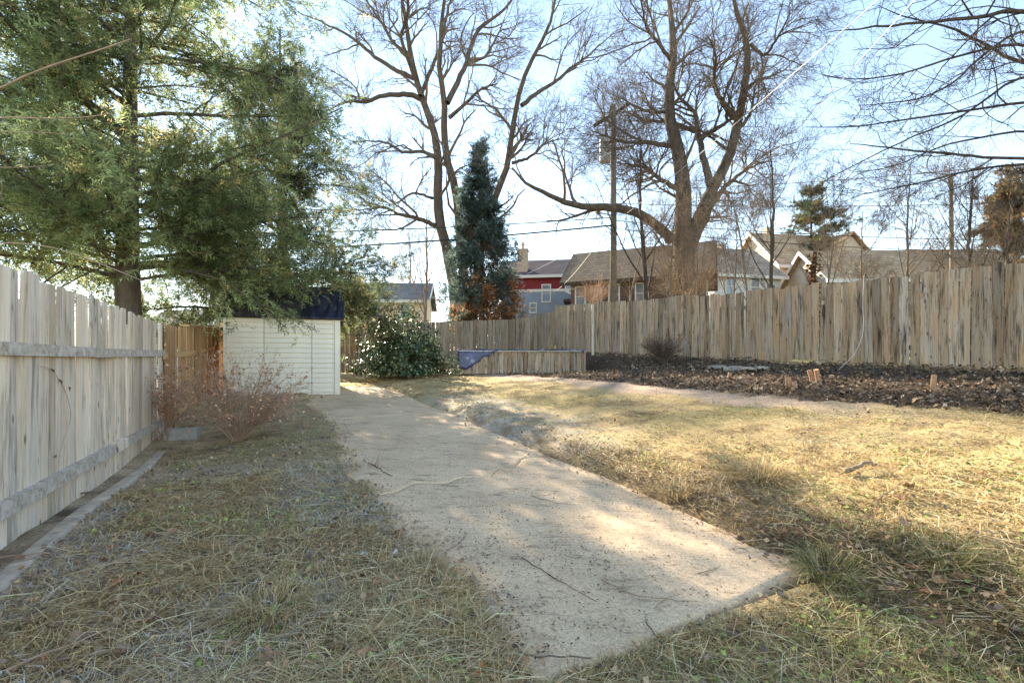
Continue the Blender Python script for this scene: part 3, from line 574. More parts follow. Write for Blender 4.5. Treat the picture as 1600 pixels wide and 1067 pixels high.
L1 = [([P(722, 560, D), *TR([(704, 400), (687, 360), (682, 319), (684, 270), (687, 240), (680, 210), (669, 176), (657, 150), (648, 120), (641, 86), (635, 45), (622, -40)], D, .5)], .40, .07),
      ([P(728, 560, D + .3), *TR([(722, 380), (714, 319), (715, 292), (702, 262), (690, 235), (695, 195), (699, 161), (687, 131), (686, 86), (688, 45), (702, -50)], D + .3, -1.8)], .36, .06),
      ([P(735, 560, D + .4), *TR([(745, 420), (760, 340), (777, 296), (792, 274), (802, 251), (792, 214), (800, 187), (815, 165), (809, 142), (817, 109), (834, 86), (856, 60), (864, 30), (874, -30)], D + .3, -2.5)], .30, .05),
      (TR([(699, 161), (717, 124), (729, 101), (740, 56), (759, 37), (796, 11), (815, -30)], D - .9, 2.5), .17, .04), (TR([(729, 101), (759, 90), (781, 49), (800, 43)], D, 2), .10, .03),
      (TR([(702, 184), (729, 161), (751, 139), (777, 131)], D - .9, -2.2), .12, .03), (TR([(661, 157), (642, 148), (616, 148), (590, 150), (569, 165), (564, 156), (534, 161), (507, 176)], D + .4, -2.8, .2), .17, .03),
      (TR([(650, 124), (624, 112), (609, 105), (582, 86), (556, 64), (534, 49), (500, 34), (465, 19)], D + .4, 2.5, .2), .15, .03), (TR([(641, 86), (616, 71), (597, 37), (571, 0), (560, -40)], D + .4, 3), .12, .03),
      (TR([(680, 244), (657, 236), (627, 240), (612, 225), (590, 221), (552, 221)], D + .2, 2.2, .2), .12, .025), (TR([(680, 352), (650, 341), (620, 334), (601, 322), (579, 328)], D, -2.5), .15, .03), (TR([(676, 310), (645, 300), (615, 322), (585, 305)], D, 2), .09, .025),
      (TR([(815, 165), (837, 146), (864, 131), (890, 109), (920, 86), (954, 56)], D - 1.5, 2.2), .13, .025), (TR([(800, 255), (826, 248), (850, 225), (880, 215)], D - 1, -1.5), .10, .02), (TR([(657, 150), (690, 70), (700, 10), (730, -50)], D, 3.2), .13, .04), (TR([(648, 120), (625, 60), (640, 10), (620, -50)], D, -3.2), .12, .04)]
bare_tree('bare_tree', 'tall bare tree with several slender stems rising behind the blue spruce', P(722, 560, D), L1, big_levels, 21, trunk_n=3, thin=.86)
D = 21.5
L2 = [([P(1060, 580, D), P(1062, 470, D), P(1064, 410, D), P(1068, 372, D), *TR([(1068, 350), (1071, 306), (1064, 258), (1053, 219), (1042, 188), (1044, 144), (1053, 101), (1049, 66), (1051, 26), (1042, -40)], D, 1.0)], .56, .06),
      ([P(1066, 580, D + .2), P(1072, 470, D + .2), P(1075, 400, D + .1), *TR([(1075, 372), (1092, 332), (1110, 297), (1136, 262), (1149, 227), (1154, 188), (1162, 144), (1169, 105), (1173, 70), (1162, 44), (1145, 17), (1139, -40)], D, -1.6)], .42, .055),
      (TR([(1110, 290), (1101, 254), (1092, 219), (1088, 175), (1060, 153), (1050, 120)], D - .8, 2.6), .19, .04), (TR([(1097, 214), (1127, 197), (1145, 184)], D, -1), .13, .06), (TR([(1145, 184), (1127, 157), (1114, 131), (1119, 87), (1108, 60)], D - 1, -2), .13, .035),
      (TR([(1085, 381), (1119, 306), (1145, 280), (1171, 262), (1206, 249)], D, 2.6), .17, .03), (TR([(1145, 282), (1170, 290), (1168, 305)], D + 1, 1), .07, .03),
      (TR([(1050, 378), (1022, 350), (1000, 332), (957, 324), (900, 322), (879, 315), (845, 300), (815, 285), (800, 262)], D, -3.0, .25), .26, .04), (TR([(1062, 297), (1031, 280), (1009, 262), (961, 254)], D, 2.4), .14, .03),
      (TR([(1049, 227), (1014, 223), (979, 223), (926, 206)], D + .5, -2.8), .13, .03), (TR([(1088, 206), (1053, 192), (1005, 188), (974, 171)], D + .5, 2.8), .12, .03), (TR([(1040, 175), (1014, 175), (979, 162)], D + .6, -2), .09, .025),
      (TR([(1053, 101), (1031, 70), (1009, 44), (1000, -10)], D + .7, -2.5), .11, .03), (TR([(1173, 70), (1195, 90), (1215, 60), (1235, 20)], D - 1.5, -1.5), .09, .025), (TR([(1162, 144), (1190, 120), (1200, 90)], D - 1, 2), .09, .03), (TR([(1048, 60), (1075, 20), (1085, -40)], D + 1, 2), .10, .03)]
bare_tree('bare_tree', 'massive bare tree with thick forked trunk behind the right fence', P(1060, 580, D), L2, big_levels, 22, trunk_n=2, thin=.9)
# near tree at the right whose boughs reach into the picture
B0 = np.array([13.3, 10.2, 1.3]); lim = []
lim.append(([B0, B0 + (0, 0, 3), B0 + (-.1, -.1, 5.5), B0 + (.1, 0, 8.5), B0 + (0, .3, 12)], .30, .10))
for i, (pts, dY, r0) in enumerate([([(1600, 13), (1547, 24), (1490, 31), (1425, 37), (1359, 44), (1294, 50)], -1.5, .075), ([(1600, 98), (1582, 96), (1556, 83), (1521, 57), (1469, 37), (1416, 31), (1372, 9)], 1.2, .07), ([(1600, 66), (1547, 74), (1469, 96), (1416, 116), (1337, 127), (1285, 118)], -.8, .05),
        ([(1600, 155), (1534, 171), (1469, 179), (1381, 192), (1316, 201), (1259, 199)], 1.0, .05), ([(1600, 245), (1556, 249), (1512, 241), (1425, 236), (1359, 227), (1329, 225)], -1.3, .055), ([(1600, 254), (1512, 267), (1425, 289), (1337, 306)], 1.5, .05),
        ([(1600, 109), (1556, 144), (1504, 184), (1425, 214), (1359, 245), (1285, 284)], .2, .05), ([(1600, 200), (1540, 215), (1470, 225), (1400, 262), (1330, 270)], 2.0, .045), ([(1600, 40), (1530, 90), (1480, 140), (1420, 160), (1340, 165)], -2.2, .045), ([(1600, -30), (1500, -20), (1400, -15), (1320, 5)], .5, .06)]):
    tr = TR(pts, 10.2, dY); root = B0 + (0, 0, max(2.2, (tr[0][2] - 1.3) * .82)); lim.append(([root, root * .45 + tr[0] * .55 + np.array([0, 0, .15]), *tr], r0 * 1.3, .012))
bare_tree('overhanging_tree', 'bare tree beyond the right edge whose dark boughs sweep in over the right fence', B0, lim, [dict(k=9, Lr=(.9, 2.3), ang=(22, 55), up=.02, npts=6, rf=.55, t0=.3, sides=4, rmin=.008, cap=.02), dict(k=6, Lr=(.5, 1.1), ang=(25, 60), up=.03, npts=5, rf=.6, sides=3, rmin=.005), dict(k=4.5, Lr=(.2, .5), ang=(25, 65), up=.05, npts=3, rf=.6, sides=3, rmin=.0035)], 23, 'bark_dark', 'bark_dark', thin=.6)
# small trees and saplings behind the right fence
def sapling(name, label, px, Y, top_py, r0, seed, n_limb=9, spread=.5, bark='bark', twig='twig', lean=0, base_py=None, klv=(7, 5, 4), fork=.25, group=None, cat_h=None):
    rg_ = np.random.default_rng(seed); b = P(px, 565, Y); b[2] = float(gz(b[0], b[1])); top = P(px + lean, top_py, Y); h = top[2] - b[2]
    tr = [b, b + (top - b) * .35 + rg_.normal(size=3) * .06 * np.array([1, 1, 0]), b + (top - b) * .7 + rg_.normal(size=3) * .12 * np.array([1, 1, 0]), top]; lim = [(tr, r0, r0 * .2)]
    tp_ = interp_poly(tr, 20)
    for i in range(n_limb):
        t = fork + (.92 - fork) * (i + rg_.random()) / n_limb; p = tp_[int(t * 19)]; a = rg_.random() * 6.283; L = h * (.55 - .38 * t) * rg_.uniform(.8, 1.25); o = np.array([math.cos(a) * spread, math.sin(a) * spread, 1 - spread * .6])
        lim.append(([p, p + o * L * .4, p + o * L * .75 + np.array([0, 0, .1 * L]), p + o * L + np.array([0, 0, .22 * L])], r0 * .45 * (1.1 - t), r0 * .07))
    q = max(.35, h * .09)
    return bare_tree(name, label, b, lim, [dict(k=klv[0], Lr=(q * 1.2, q * 2.6), ang=(22, 55), up=.1, npts=5, rf=.5, t0=.25, sides=4, rmin=.006, cap=.02), dict(k=klv[1], Lr=(q * .7, q * 1.4), ang=(25, 55), up=.05, npts=4, rf=.6, sides=3, rmin=.0045), dict(k=klv[2], Lr=(q * .35, q * .8), ang=(25, 55), up=.03, npts=2, rf=.6, sides=3, rmin=.0035)], seed, bark, twig, group=group)
sapling('young_tree', 'dark young tree fanning out just behind the fence corner left of the massive trunk', 1014, 18.2, 215, .11, 31, 15, .62, 'bark_dark', 'bark_dark', -12, fork=.30)
sapling('young_tree', 'slim straight young tree between the pale grey house and the forked tree', 1203, 15.5, 215, .075, 32, 9, .45, 'bark', 'twig')
sapling('young_tree', 'thin leaning sapling left of the slim straight tree, behind the right fence', 1180, 15.0, 290, .05, 33, 7, .5, 'bark_tan', 'twig_tan', -40)
sapling('young_tree', 'bushy tan sapling behind the right fence, left of the thin utility pole', 1410, 14.0, 255, .05, 34, 12, .5, 'bark_tan', 'twig_tan', 12)
sapling('young_tree', 'branching young tree near the right end of the fence, before the brown pine', 1516, 12.5, 270, .07, 35, 13, .5, 'bark', 'twig_tan', 5)
sapling('young_tree', 'small twiggy tree at the far right edge behind the fence', 1580, 11.5, 290, .05, 36, 10, .55, 'bark', 'twig', 5)
sapling('young_tree', 'low twiggy sapling behind the fence below the tan gable', 1340, 15.0, 330, .045, 37, 10, .6, 'bark_tan', 'twig_tan', 8)
sapling('young_tree', 'distant bare tree between the cream house and the spruce', 662, 33.0, 330, .13, 38, 14, .38, 'bark_tan', 'twig_tan', 4)
sapling('young_tree', 'pale twiggy sapling standing close left of the massive forked trunk', 1045, 17.2, 330, .05, 39, 12, .4, 'bark_tan', 'twig_tan', 10)
sapling('young_tree', 'distant bare tree left of the red house, mostly hidden by the spruce', 640, 45.0, 370, .14, 40, 12, .4, 'bark_tan', 'twig_tan', 0)
sapling('young_tree', 'slender tan sapling between the utility pole and the dark young tree', 985, 19.0, 300, .04, 140, 10, .45, 'bark_tan', 'twig_tan', 10, klv=(6, 4, 3))
sapling('young_tree', 'slender tan sapling close right of the massive forked trunk', 1098, 17.0, 300, .04, 141, 10, .45, 'bark_tan', 'twig_tan', -10, klv=(6, 4, 3))
sapling('young_tree', 'thin tan sapling before the pale grey house', 1140, 16.5, 320, .04, 142, 10, .45, 'bark_tan', 'twig_tan', 10, klv=(6, 4, 3))
sapling('young_tree', 'thin tan sapling right of the rusty dead trunk', 1300, 14.2, 300, .04, 143, 10, .45, 'bark_tan', 'twig_tan', -10, klv=(6, 4, 3))
# ivy clad dead trunk
b = P(1272, 565, 14.5); b[2] = 1.2; e = empty('ivy_trunk', b); tag(e, 'short dead trunk wrapped in rusty dry leaves behind the right fence', 'tree trunk'); MB().tube([(0, 0, 0), (.03, 0, 1.4), (-.02, 0, 2.6), (.03, 0, 3.35)], [.09, .08, .07, .05], 8).build('trunk', M['bark_dark'], e)

# --- evergreens
def frames(d, rg_, upref=(0, 0, 1), tilt=.5):
    d = d / (np.linalg.norm(d, axis=1, keepdims=True) + 1e-9); up = np.array(upref) + rg_.normal(size=d.shape) * tilt; sd = np.cross(d, up); sd /= np.linalg.norm(sd, axis=1, keepdims=True) + 1e-9
    return d, sd, np.cross(sd, d)
def spray_template(kind):
    T_ = []
    if kind == 'cedar':
        for i in range(11):
            u = .08 + .085 * i; sg = 1 if i % 2 else -1; L = .34 * (1 - .55 * u); T_.append([(u - .035, 0, 0), (u + .06, 0, .015), (u + L * .75, sg * L, .05 * sg * (i % 3 - 1))])
        T_.append([(.0, -.025, 0), (.0, .025, 0), (1.05, 0, .02)])
    elif kind == 'needle':
        for i in range(16):
            u = .05 + .06 * i; an = i * 2.4; L = .30; T_.append([(u - .03, .06, 0), (u + .03, -.06, 0), (u + L * .6, math.cos(an) * L * .8, math.sin(an) * L * .8)])
    elif kind == 'puff':
        for i in range(18):
            an = i * 2.4; el = -.3 + 1.7 * i / 18; T_.append([(.0, .06, 0), (.0, -.06, 0), (math.cos(el) * .9, math.sin(an) * .8, math.cos(an) * .28)])
    return np.array(T_)
def sprays(pos, dirs, size, colr, kind, rg_, tilt=.5):
    T_ = spray_template(kind); nt, N = len(T_), len(pos); d, sd, up = frames(dirs, rg_, tilt=tilt); s = size[:, None, None, None]
    V = pos[:, None, None, :] + s * (T_[None, :, :, 0:1] * d[:, None, None, :] + T_[None, :, :, 1:2] * sd[:, None, None, :] + T_[None, :, :, 2:3] * up[:, None, None, :])
    V += (rg_.normal(size=(N, nt, 1, 3)) * .05) * s
    C = np.repeat(np.repeat(colr[:, None, :], nt, 1)[:, :, None, :], 3, 2) * (1 + .25 * rg_.normal(size=(N, nt, 1, 1)).clip(-1.5, 1.5))
    return V.reshape(-1, 3), np.clip(C.reshape(-1, 3), .004, .9), np.arange(N * nt * 3).reshape(-1, 3)
def conifer(name, label, base, height, tr_r, n_br, prof, rise, droop, h0, per_m, size, kind, col_fn, seed, sub=5, trunk_mat='bark_dark', keep=None, tilt=.5, sub_ang=(30, 65), lean=(0, 0), extra=(), whorl=0):
    rg_ = np.random.default_rng(seed); e = empty(name, tuple(base)); tag(e, label, 'tree'); zz = np.linspace(0, 1, 14)
    tp_ = np.stack([lean[0] * zz + .05 * np.sin(zz * 7 + seed), lean[1] * zz + .05 * np.cos(zz * 5), zz * height], 1); V, q = tubes(tp_[None], (tr_r * (1 - zz * .93))[None], 9); obj('trunk', np_mesh('trunk', V, [q], M[trunk_mat], smooth=True), e)
    hh = h0 + (1 - h0) * np.sort(rg_.random(n_br)) ** .95; az = rg_.random(n_br) * 6.283; L = prof(hh, az) * (rg_.uniform(.72, 1.12, n_br) if kind != 'cedar' else rg_.uniform(.42, 1.12, n_br)); n = 8
    if whorl: hh = h0 + (1 - h0) * (np.floor((hh - h0) / (1 - h0) * whorl) + .15 * rg_.random(n_br)) / whorl; L = prof(hh, az) * rg_.uniform(.75, 1.15, n_br)
    if len(extra): ex = np.array(extra); az = np.append(az, ex[:, 0]); hh = np.append(hh, ex[:, 1]); L = np.append(L, ex[:, 2]); n_br = len(az)
    br = np.empty((n_br, n, 3))
    br[:, 0] = np.stack([np.interp(hh, zz, tp_[:, 0]), np.interp(hh, zz, tp_[:, 1]), hh * height], 1)
    dr = np.stack([np.cos(az), np.sin(az), np.full(n_br, 1.0) * rise(hh)], 1); dr /= np.linalg.norm(dr, axis=1, keepdims=True)
    for j in range(1, n): br[:, j] = br[:, j - 1] + dr * (L / (n - 1))[:, None]; dr[:, 2] -= droop; dr += rg_.normal(size=dr.shape) * .10; dr /= np.linalg.norm(dr, axis=1, keepdims=True)
    br_r = (tr_r * .22 * (L / L.max()))[:, None].clip(.008, .07) * np.linspace(1, .2, n)
    sb, sr = spawn(br, br_r, sub, (.26, .52), sub_ang, -.04, 5, .5, rg_, .12, .2, .004, Lpar=np.maximum(L, .12 * L.mean()))
    wv, wq = merge([tubes(br, br_r, 5), tubes(sb, sr, 3)]); obj('branches', np_mesh('branches', wv, [wq], M[trunk_mat]), e)
    def along_(poly, dens, t0):
        Ls = np.linalg.norm(np.diff(poly, axis=1), axis=2).sum(1); cnt = rg_.poisson(Ls * dens); pi = np.repeat(np.arange(len(poly)), cnt); t = t0 + (1 - t0) * rg_.random(len(pi)); u = t * (poly.shape[1] - 1); i = np.minimum(u.astype(int), poly.shape[1] - 2); f = (u - i)[:, None]
        return poly[pi, i] * (1 - f) + poly[pi, i + 1] * f, poly[pi, i + 1] - poly[pi, i], t
    p1, d1, t1 = along_(sb, per_m, .1); p2, d2_, t2 = along_(br, per_m * .9, .12); pos = np.vstack([p1, p2]); d = np.vstack([d1, d2_]); d /= np.linalg.norm(d, axis=1, keepdims=True) + 1e-9
    pos = pos + rg_.normal(size=pos.shape) * size * .35; d = d + rg_.normal(size=d.shape) * .55; d[:, 2] -= .05
    if keep is not None: k_ = keep(pos + np.array(base), rg_); pos, d = pos[k_], d[k_]
    C = col_fn(pos, rg_); sv, sc_, sf = sprays(pos, d, size * rg_.uniform(.65, 1.35, len(pos)), C, kind, rg_, tilt); obj('crown', np_mesh('crown', sv, [sf], M['needles'], sc_), e)
    return e, len(sf)
def cedar_col(base, warm, wamt):
    def f(pos, r_):
        n = vn(pos[:, 0] + pos[:, 2] * .7, pos[:, 1] + pos[:, 2] * .5, 1.1, 31)[:, None]; c = np.array(base) * (1 + .9 * n + .25 * r_.normal(size=(len(pos), 1))); k = (r_.random((len(pos), 1)) < wamt + .25 * np.clip(n, 0, 1)) * 1.0
        return np.clip(c * (1 - .8 * k) + np.array(warm) * .8 * k, .006, .6)
    return f
bA = P(203, 565, 9.6); bA[2] = .2
ea, na = conifer('cedar_tree', 'large light green cedar with shaggy boughs hanging over the left fence and shed', bA, 11.0, .27, 165, lambda h, a: (5.0 - 2.3 * h) * (1 + .12 * np.sin(a * 3)), lambda h: .12 + .45 * h, .05, .21, 19, .28, 'cedar', cedar_col((.30, .355, .165), (.54, .45, .2), .12), 41, sub=12, keep=lambda p, r__: r__.random(len(p)) < 1.05 - .065 * np.clip(p[:, 2] - 2, 0, 9), extra=[(R(a_), h_, l_) for a_, h_, l_ in ((10, .24, 3.4), (25, .26, 3.8), (55, .27, 3.6), (33, .28, 4.0), (-8, .26, 3.6), (18, .30, 4.0))], trunk_mat='bark')
bB = P(440, 565, 13.6); bB[2] = .6
eb, nb = conifer('cedar_tree', 'dark green cedar rising behind the shed roof, beside the light green one', bB, 10.0, .22, 120, lambda h, a: np.maximum(.5, 4.5 - 4.0 * h) * (1 + .1 * np.sin(a * 2)), lambda h: .05 + .35 * h, .06, .15, 19, .29, 'cedar', cedar_col((.16, .20, .10), (.46, .35, .13), .10), 42, sub=12, keep=lambda p, r__: r__.random(len(p)) < 1.0 - .075 * np.clip(p[:, 2] - 2.5, 0, 9), trunk_mat='bark')
def spruce_col(pos, r_):
    n = vn(pos[:, 0] * 1.5 + pos[:, 2], pos[:, 1] + pos[:, 2], 1.4, 33)[:, None]; c = np.array([.115, .155, .13]) * (1 + .9 * n + .25 * r_.normal(size=(len(pos), 1)))
    rad = np.hypot(pos[:, 0], pos[:, 1]); dead = ((pos[:, 2] < 3.6) & (pos[:, 0] > .1) & (pos[:, 1] < .6) & (vn(pos[:, 0], pos[:, 2], 1.6, 35) > -.12)) | ((rad < .7) & (pos[:, 2] < 6) & (r_.random(len(pos)) < .5)) | ((pos[:, 2] < 2.6) & (r_.random(len(pos)) < .5))
    return np.where(dead[:, None], np.array([.34, .17, .075]) * (1 + .3 * r_.normal(size=(len(pos), 1))), np.clip(c, .01, .5))
bS = P(752, 565, 21.5); bS[2] = 1.25
es, nsx = conifer('blue_spruce', 'narrow pointed blue green spruce with rusty lower branches behind the back fence', bS, 9.9, .17, 150, lambda h, a: np.maximum(.10, 2.35 * (1.0 - h) ** .85), lambda h: -.02 + .75 * h ** 2, .05, .05, 17, .31, 'needle', spruce_col, 43, sub=10)
bP = P(1268, 565, 47); bP[2] = 1.5
ep, npx = conifer('pine_tree', 'distant green pine with layered branches above the tan roofed house', bP, 17.3, .3, 62, lambda h, a: np.maximum(.4, 8.5 * (1.03 - h) ** .95), lambda h: .10 + .12 * h, -.02, .40, 6, .5, 'puff', cedar_col((.085, .115, .06), (.26, .21, .07), .2), 44, sub=6, whorl=8, tilt=.12)
bQ = P(1590, 565, 33); bQ[2] = 1.5
eq, nq = conifer('pine_tree', 'brown tinged pine at the right edge beyond the fence', bQ, 12.8, .28, 50, lambda h, a: np.maximum(.5, 3.4 * (1.1 - h) ** .6), lambda h: .25, .02, .3, 8, .55, 'puff', cedar_col((.16, .12, .055), (.30, .19, .08), .35), 45, sub=8)
print('conifer tris', na, nb, nsx, npx, nq)

# ------------------------------------------------------------------ shrubs
def leaves_mesh(pos, nrm_, size, colr, rg_, aspect=.45):   # folded leaves, 4 triangles each
    N = len(pos); d, sd, up = frames(np.cross(nrm_, rg_.normal(size=(N, 3))), rg_, tilt=.01); up = nrm_ / (np.linalg.norm(nrm_, axis=1, keepdims=True) + 1e-9); sd = np.cross(up, d)
    T_ = np.array([(0, 0, 0), (.5, aspect, .12), (1, 0, -.06), (.5, -aspect, .12), (.5, 0, -.02)]); s = size[:, None, None]
    V = pos[:, None, :] + s * (T_[None, :, 0:1] * d[:, None] + T_[None, :, 1:2] * sd[:, None] + T_[None, :, 2:3] * up[:, None]); b = (np.arange(N) * 5)[:, None]
    F_ = np.concatenate([b + np.array([0, 4, 1]), b + np.array([4, 2, 1]), b + np.array([0, 3, 4]), b + np.array([4, 3, 2])]); return V.reshape(-1, 3), np.clip(np.repeat(colr, 5, 0), .004, .9), F_
def holly():
    rg_ = np.random.default_rng(51); b = P(627, 583, 15.2); b[2] = .80; e = empty('holly_shrub', b); tag(e, 'big rounded glossy evergreen shrub in front of the back fence', 'shrub'); N = 15000
    v = rg_.normal(size=(N, 3)); v /= np.linalg.norm(v, axis=1, keepdims=True); v[:, 2] = np.abs(v[:, 2]); rr = rg_.random(N) ** .28; sh = 1 + .75 * vn(v[:, 0] * 2 + 5, v[:, 2] * 2 + v[:, 1], 1.8, 52) + .35 * vn(v[:, 0] * 6, v[:, 2] * 6 + v[:, 1] * 3, 1.8, 54)
    pos = v * rr[:, None] * sh[:, None] * np.array([1.55, 1.25, 1.95]) + np.array([.05, 0, .05]); clump = vn(pos[:, 0] * 1.0 + pos[:, 1], pos[:, 2], 3.2, 53); k = clump > -.16; pos, v, clump = pos[k], v[k], clump[k]
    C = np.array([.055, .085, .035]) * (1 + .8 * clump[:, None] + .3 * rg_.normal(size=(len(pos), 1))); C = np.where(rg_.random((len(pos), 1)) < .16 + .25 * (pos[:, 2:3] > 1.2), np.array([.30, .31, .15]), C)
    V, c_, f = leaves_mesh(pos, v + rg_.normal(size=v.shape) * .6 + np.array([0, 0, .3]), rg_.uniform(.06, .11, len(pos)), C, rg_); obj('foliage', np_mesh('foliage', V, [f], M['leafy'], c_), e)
    st_ = MB()
    for i in range(14):
        a = rg_.random() * 6.28; st_.tube([(0.1 * math.cos(a), .1 * math.sin(a), 0), (.5 * math.cos(a), .4 * math.sin(a), .7), (1.0 * math.cos(a), .8 * math.sin(a), 1.35)], [.025, .018, .008], 5)
    st_.build('stems', M['bark_dark'], e)
holly()
def twiggy(name, label, b, n, h, spread, seed, mat, leaf_c=None, nleaf=0, bias=(0, 0), r0=.007, k2=7, k3=5, cat='shrub', lsz=.035):
    rg_ = np.random.default_rng(seed); e = empty(name, b); tag(e, label, cat); a = rg_.random(n) * 6.283; sp = spread * np.sqrt(rg_.random(n)); pts = np.empty((n, 7, 3)); pts[:, 0] = np.stack([np.cos(a) * .10, np.sin(a) * .10, 0 * a], 1) * rg_.random((n, 1))
    d = np.stack([np.cos(a) * sp + bias[0], np.sin(a) * sp + bias[1], np.full(n, 1.0)], 1); d /= np.linalg.norm(d, axis=1, keepdims=True); L = h * rg_.uniform(.6, 1.15, n)
    for j in range(1, 7): pts[:, j] = pts[:, j - 1] + d * (L / 6)[:, None]; d[:, 2] -= .10 * sp; d += rg_.normal(size=d.shape) * .09; d /= np.linalg.norm(d, axis=1, keepdims=True)
    rad = r0 * rg_.uniform(.6, 1.3, (n, 1)) * np.linspace(1, .3, 7); s1, r1 = spawn(pts, rad, k2, (h * .18, h * .45), (20, 55), .02, 5, .6, rg_, .25, .22, .0022); s2, r2 = spawn(s1, r1, k3, (h * .06, h * .18), (25, 60), .0, 2, .6, rg_, .2, .2, .0018)
    obj('stems', np_mesh('stems', *[x if i == 0 else [x] for i, x in enumerate(tubes(pts, rad, 5))], M[mat], smooth=True), e); V, q = merge([tubes(s1, r1, 3), tubes(s2, r2, 3)]); obj('twigs', np_mesh('twigs', V, [q], M[mat]), e)
    if nleaf:
        pk = np.vstack([s1.reshape(-1, 3), s2.reshape(-1, 3)]); pk = pk[rg_.integers(0, len(pk), nleaf)]; C = np.array(leaf_c) * (1 + .35 * rg_.normal(size=(nleaf, 1))); V, c_, f = leaves_mesh(pk, rg_.normal(size=(nleaf, 3)), rg_.uniform(.5, 1.2, nleaf) * lsz, C, rg_); obj('dry_leaves', np_mesh('dry_leaves', V, [f], M['litter'], c_), e)
    return e
def on(px, py, Y): p = P(px, py, Y); p[2] = float(H(p[0], p[1])) - .01; return tuple(p)
twiggy('bare_shrub', 'bare red brown arching shrub in front of the cream shed', on(374, 690, 6.5), 60, 1.12, .85, 61, 'cane', (.56, .33, .20), 1300, (.16, 0), .0075)
twiggy('bare_shrub', 'sparse orange leaved shrub against the pale fence, left of the arching shrub', on(262, 660, 6.6), 22, 1.05, .55, 62, 'cane', (.50, .24, .12), 700, (-.05, 0), .005)
twiggy('dead_bush', 'dense brown dead bush on the mulch before the right fence', on(1036, 572, 12.9), 110, .72, .75, 63, 'twig', (.20, .12, .07), 1500, (0, 0), .006, 6, 4)
twiggy('rose_stubs', 'clump of cut purple grey stems at the slab edge', on(563, 745, 5.0), 14, .26, .9, 64, 'cane', None, 0, (.2, 0), .006, 2, 2, 'plant stubs')
twiggy('brush_thicket', 'tangle of pale bare brush at the foot of the massive forked tree', tuple(P(1072, 480, 19.5)), 85, 2.9, .95, 65, 'twig_tan', None, 0, (0, 0), .012, 6, 4)
twiggy('brush_thicket', 'orange twig pile of brush left of the utility pole above the fence', tuple(P(928, 480, 22.0)), 60, 1.35, .8, 66, 'cane', (.40, .2, .1), 800, (0, 0), .010, 6, 4)
for i, (px, hh, Y, lab) in enumerate([(1370, 2.3, 14.5, 'thicket of tan bare brush behind the right fence below the low house roof'), (1450, 2.6, 13.5, 'thicket of tan bare brush behind the fence around the thin utility pole'), (1555, 2.7, 12.0, 'thicket of tan bare brush behind the fence at the right edge'), (1240, 2.0, 15.5, 'thicket of pale bare brush behind the fence by the rusty dead trunk')]):
    p = P(px, 565, Y); p[2] = 1.3; twiggy('brush_thicket', lab, tuple(p), 55, hh, .5, 67 + i, 'twig_tan', None, 0, (0, 0), .010, 6, 4)
# rusty leaves on the dead trunk
rg_ = np.random.default_rng(75); iv = bpy.data.objects['ivy_trunk']; n = 900; zz = rg_.uniform(.6, 3.3, n); an = rg_.random(n) * 6.28; rr = .08 + rg_.random(n) * .14; pos = np.stack([rr * np.cos(an), rr * np.sin(an), zz], 1)
V, c_, f = leaves_mesh(pos, pos * np.array([1, 1, .1]) + rg_.normal(size=pos.shape) * .05, rg_.uniform(.06, .12, n), np.array([.36, .19, .07]) * (1 + .4 * rg_.normal(size=(n, 1))), rg_); obj('dry_leaves', np_mesh('dry_leaves', V, [f], M['litter'], c_), iv)
# long canes of a bush rooted behind the left fence, arching into view
e = empty('arching_canes', (-4.7, 3.3, .1)); tag(e, 'long bare pinkish canes arching in from the left edge above the pale fence', 'shrub'); off = np.array([-4.7, 3.3, .1])
for pts, r0 in (([(-60, 170), (60, 105), (120, 92), (203, 62)], .0085), ([(-60, 185), (40, 182), (110, 190), (172, 178)], .006), ([(-60, 205), (50, 206), (105, 210)], .004), ([(-60, 258), (30, 264), (80, 258)], .004), ([(-60, 380), (60, 378), (130, 400), (225, 440)], .0045), ([(-40, 330), (5, 322), (8, 295), (2, 280)], .005)):
    w = [P(x, y, 3.3 - .12 * i) for i, (x, y) in enumerate(pts)]; pl = interp_poly([off, off + np.array([-.1, .05, max(.8, (w[0][2] - .1) * .75)]), *w], 22); MB().tube([p - off for p in pl], list(np.linspace(r0 * 1.5, r0 * .5, 22)), 6).build('cane', M['cane'], e, smooth=True)
# vine creeping on the pale fence
e = empty('dry_vine', along(3.9, .1, .05)); tag(e, 'thin dry vine with curled leaves climbing the pale fence boards', 'vine'); off = np.array(along(3.9, .1, .05)); vp = interp_poly([np.array(along(3.6, .12, .06)), np.array(along(3.75, .55, .03)), np.array(along(4.0, .8, .025)), np.array(along(3.85, 1.05, .025)), np.array(along(3.62, 1.2, .03)), np.array(along(3.4, 1.22, .05))], 26)
MB().tube([p - off for p in vp], .0022, 5).build('stem', M['cane'], e); n = 5; pos = vp[rg_.integers(0, 26, n)] - off + rg_.normal(size=(n, 3)) * .025; V, c_, f = leaves_mesh(pos, rg_.normal(size=(n, 3)), rg_.uniform(.03, .065, n), np.array([.22, .15, .09]) * np.ones((n, 1)), rg_); obj('dry_leaves', np_mesh('dry_leaves', V, [f], M['litter'], c_), e)

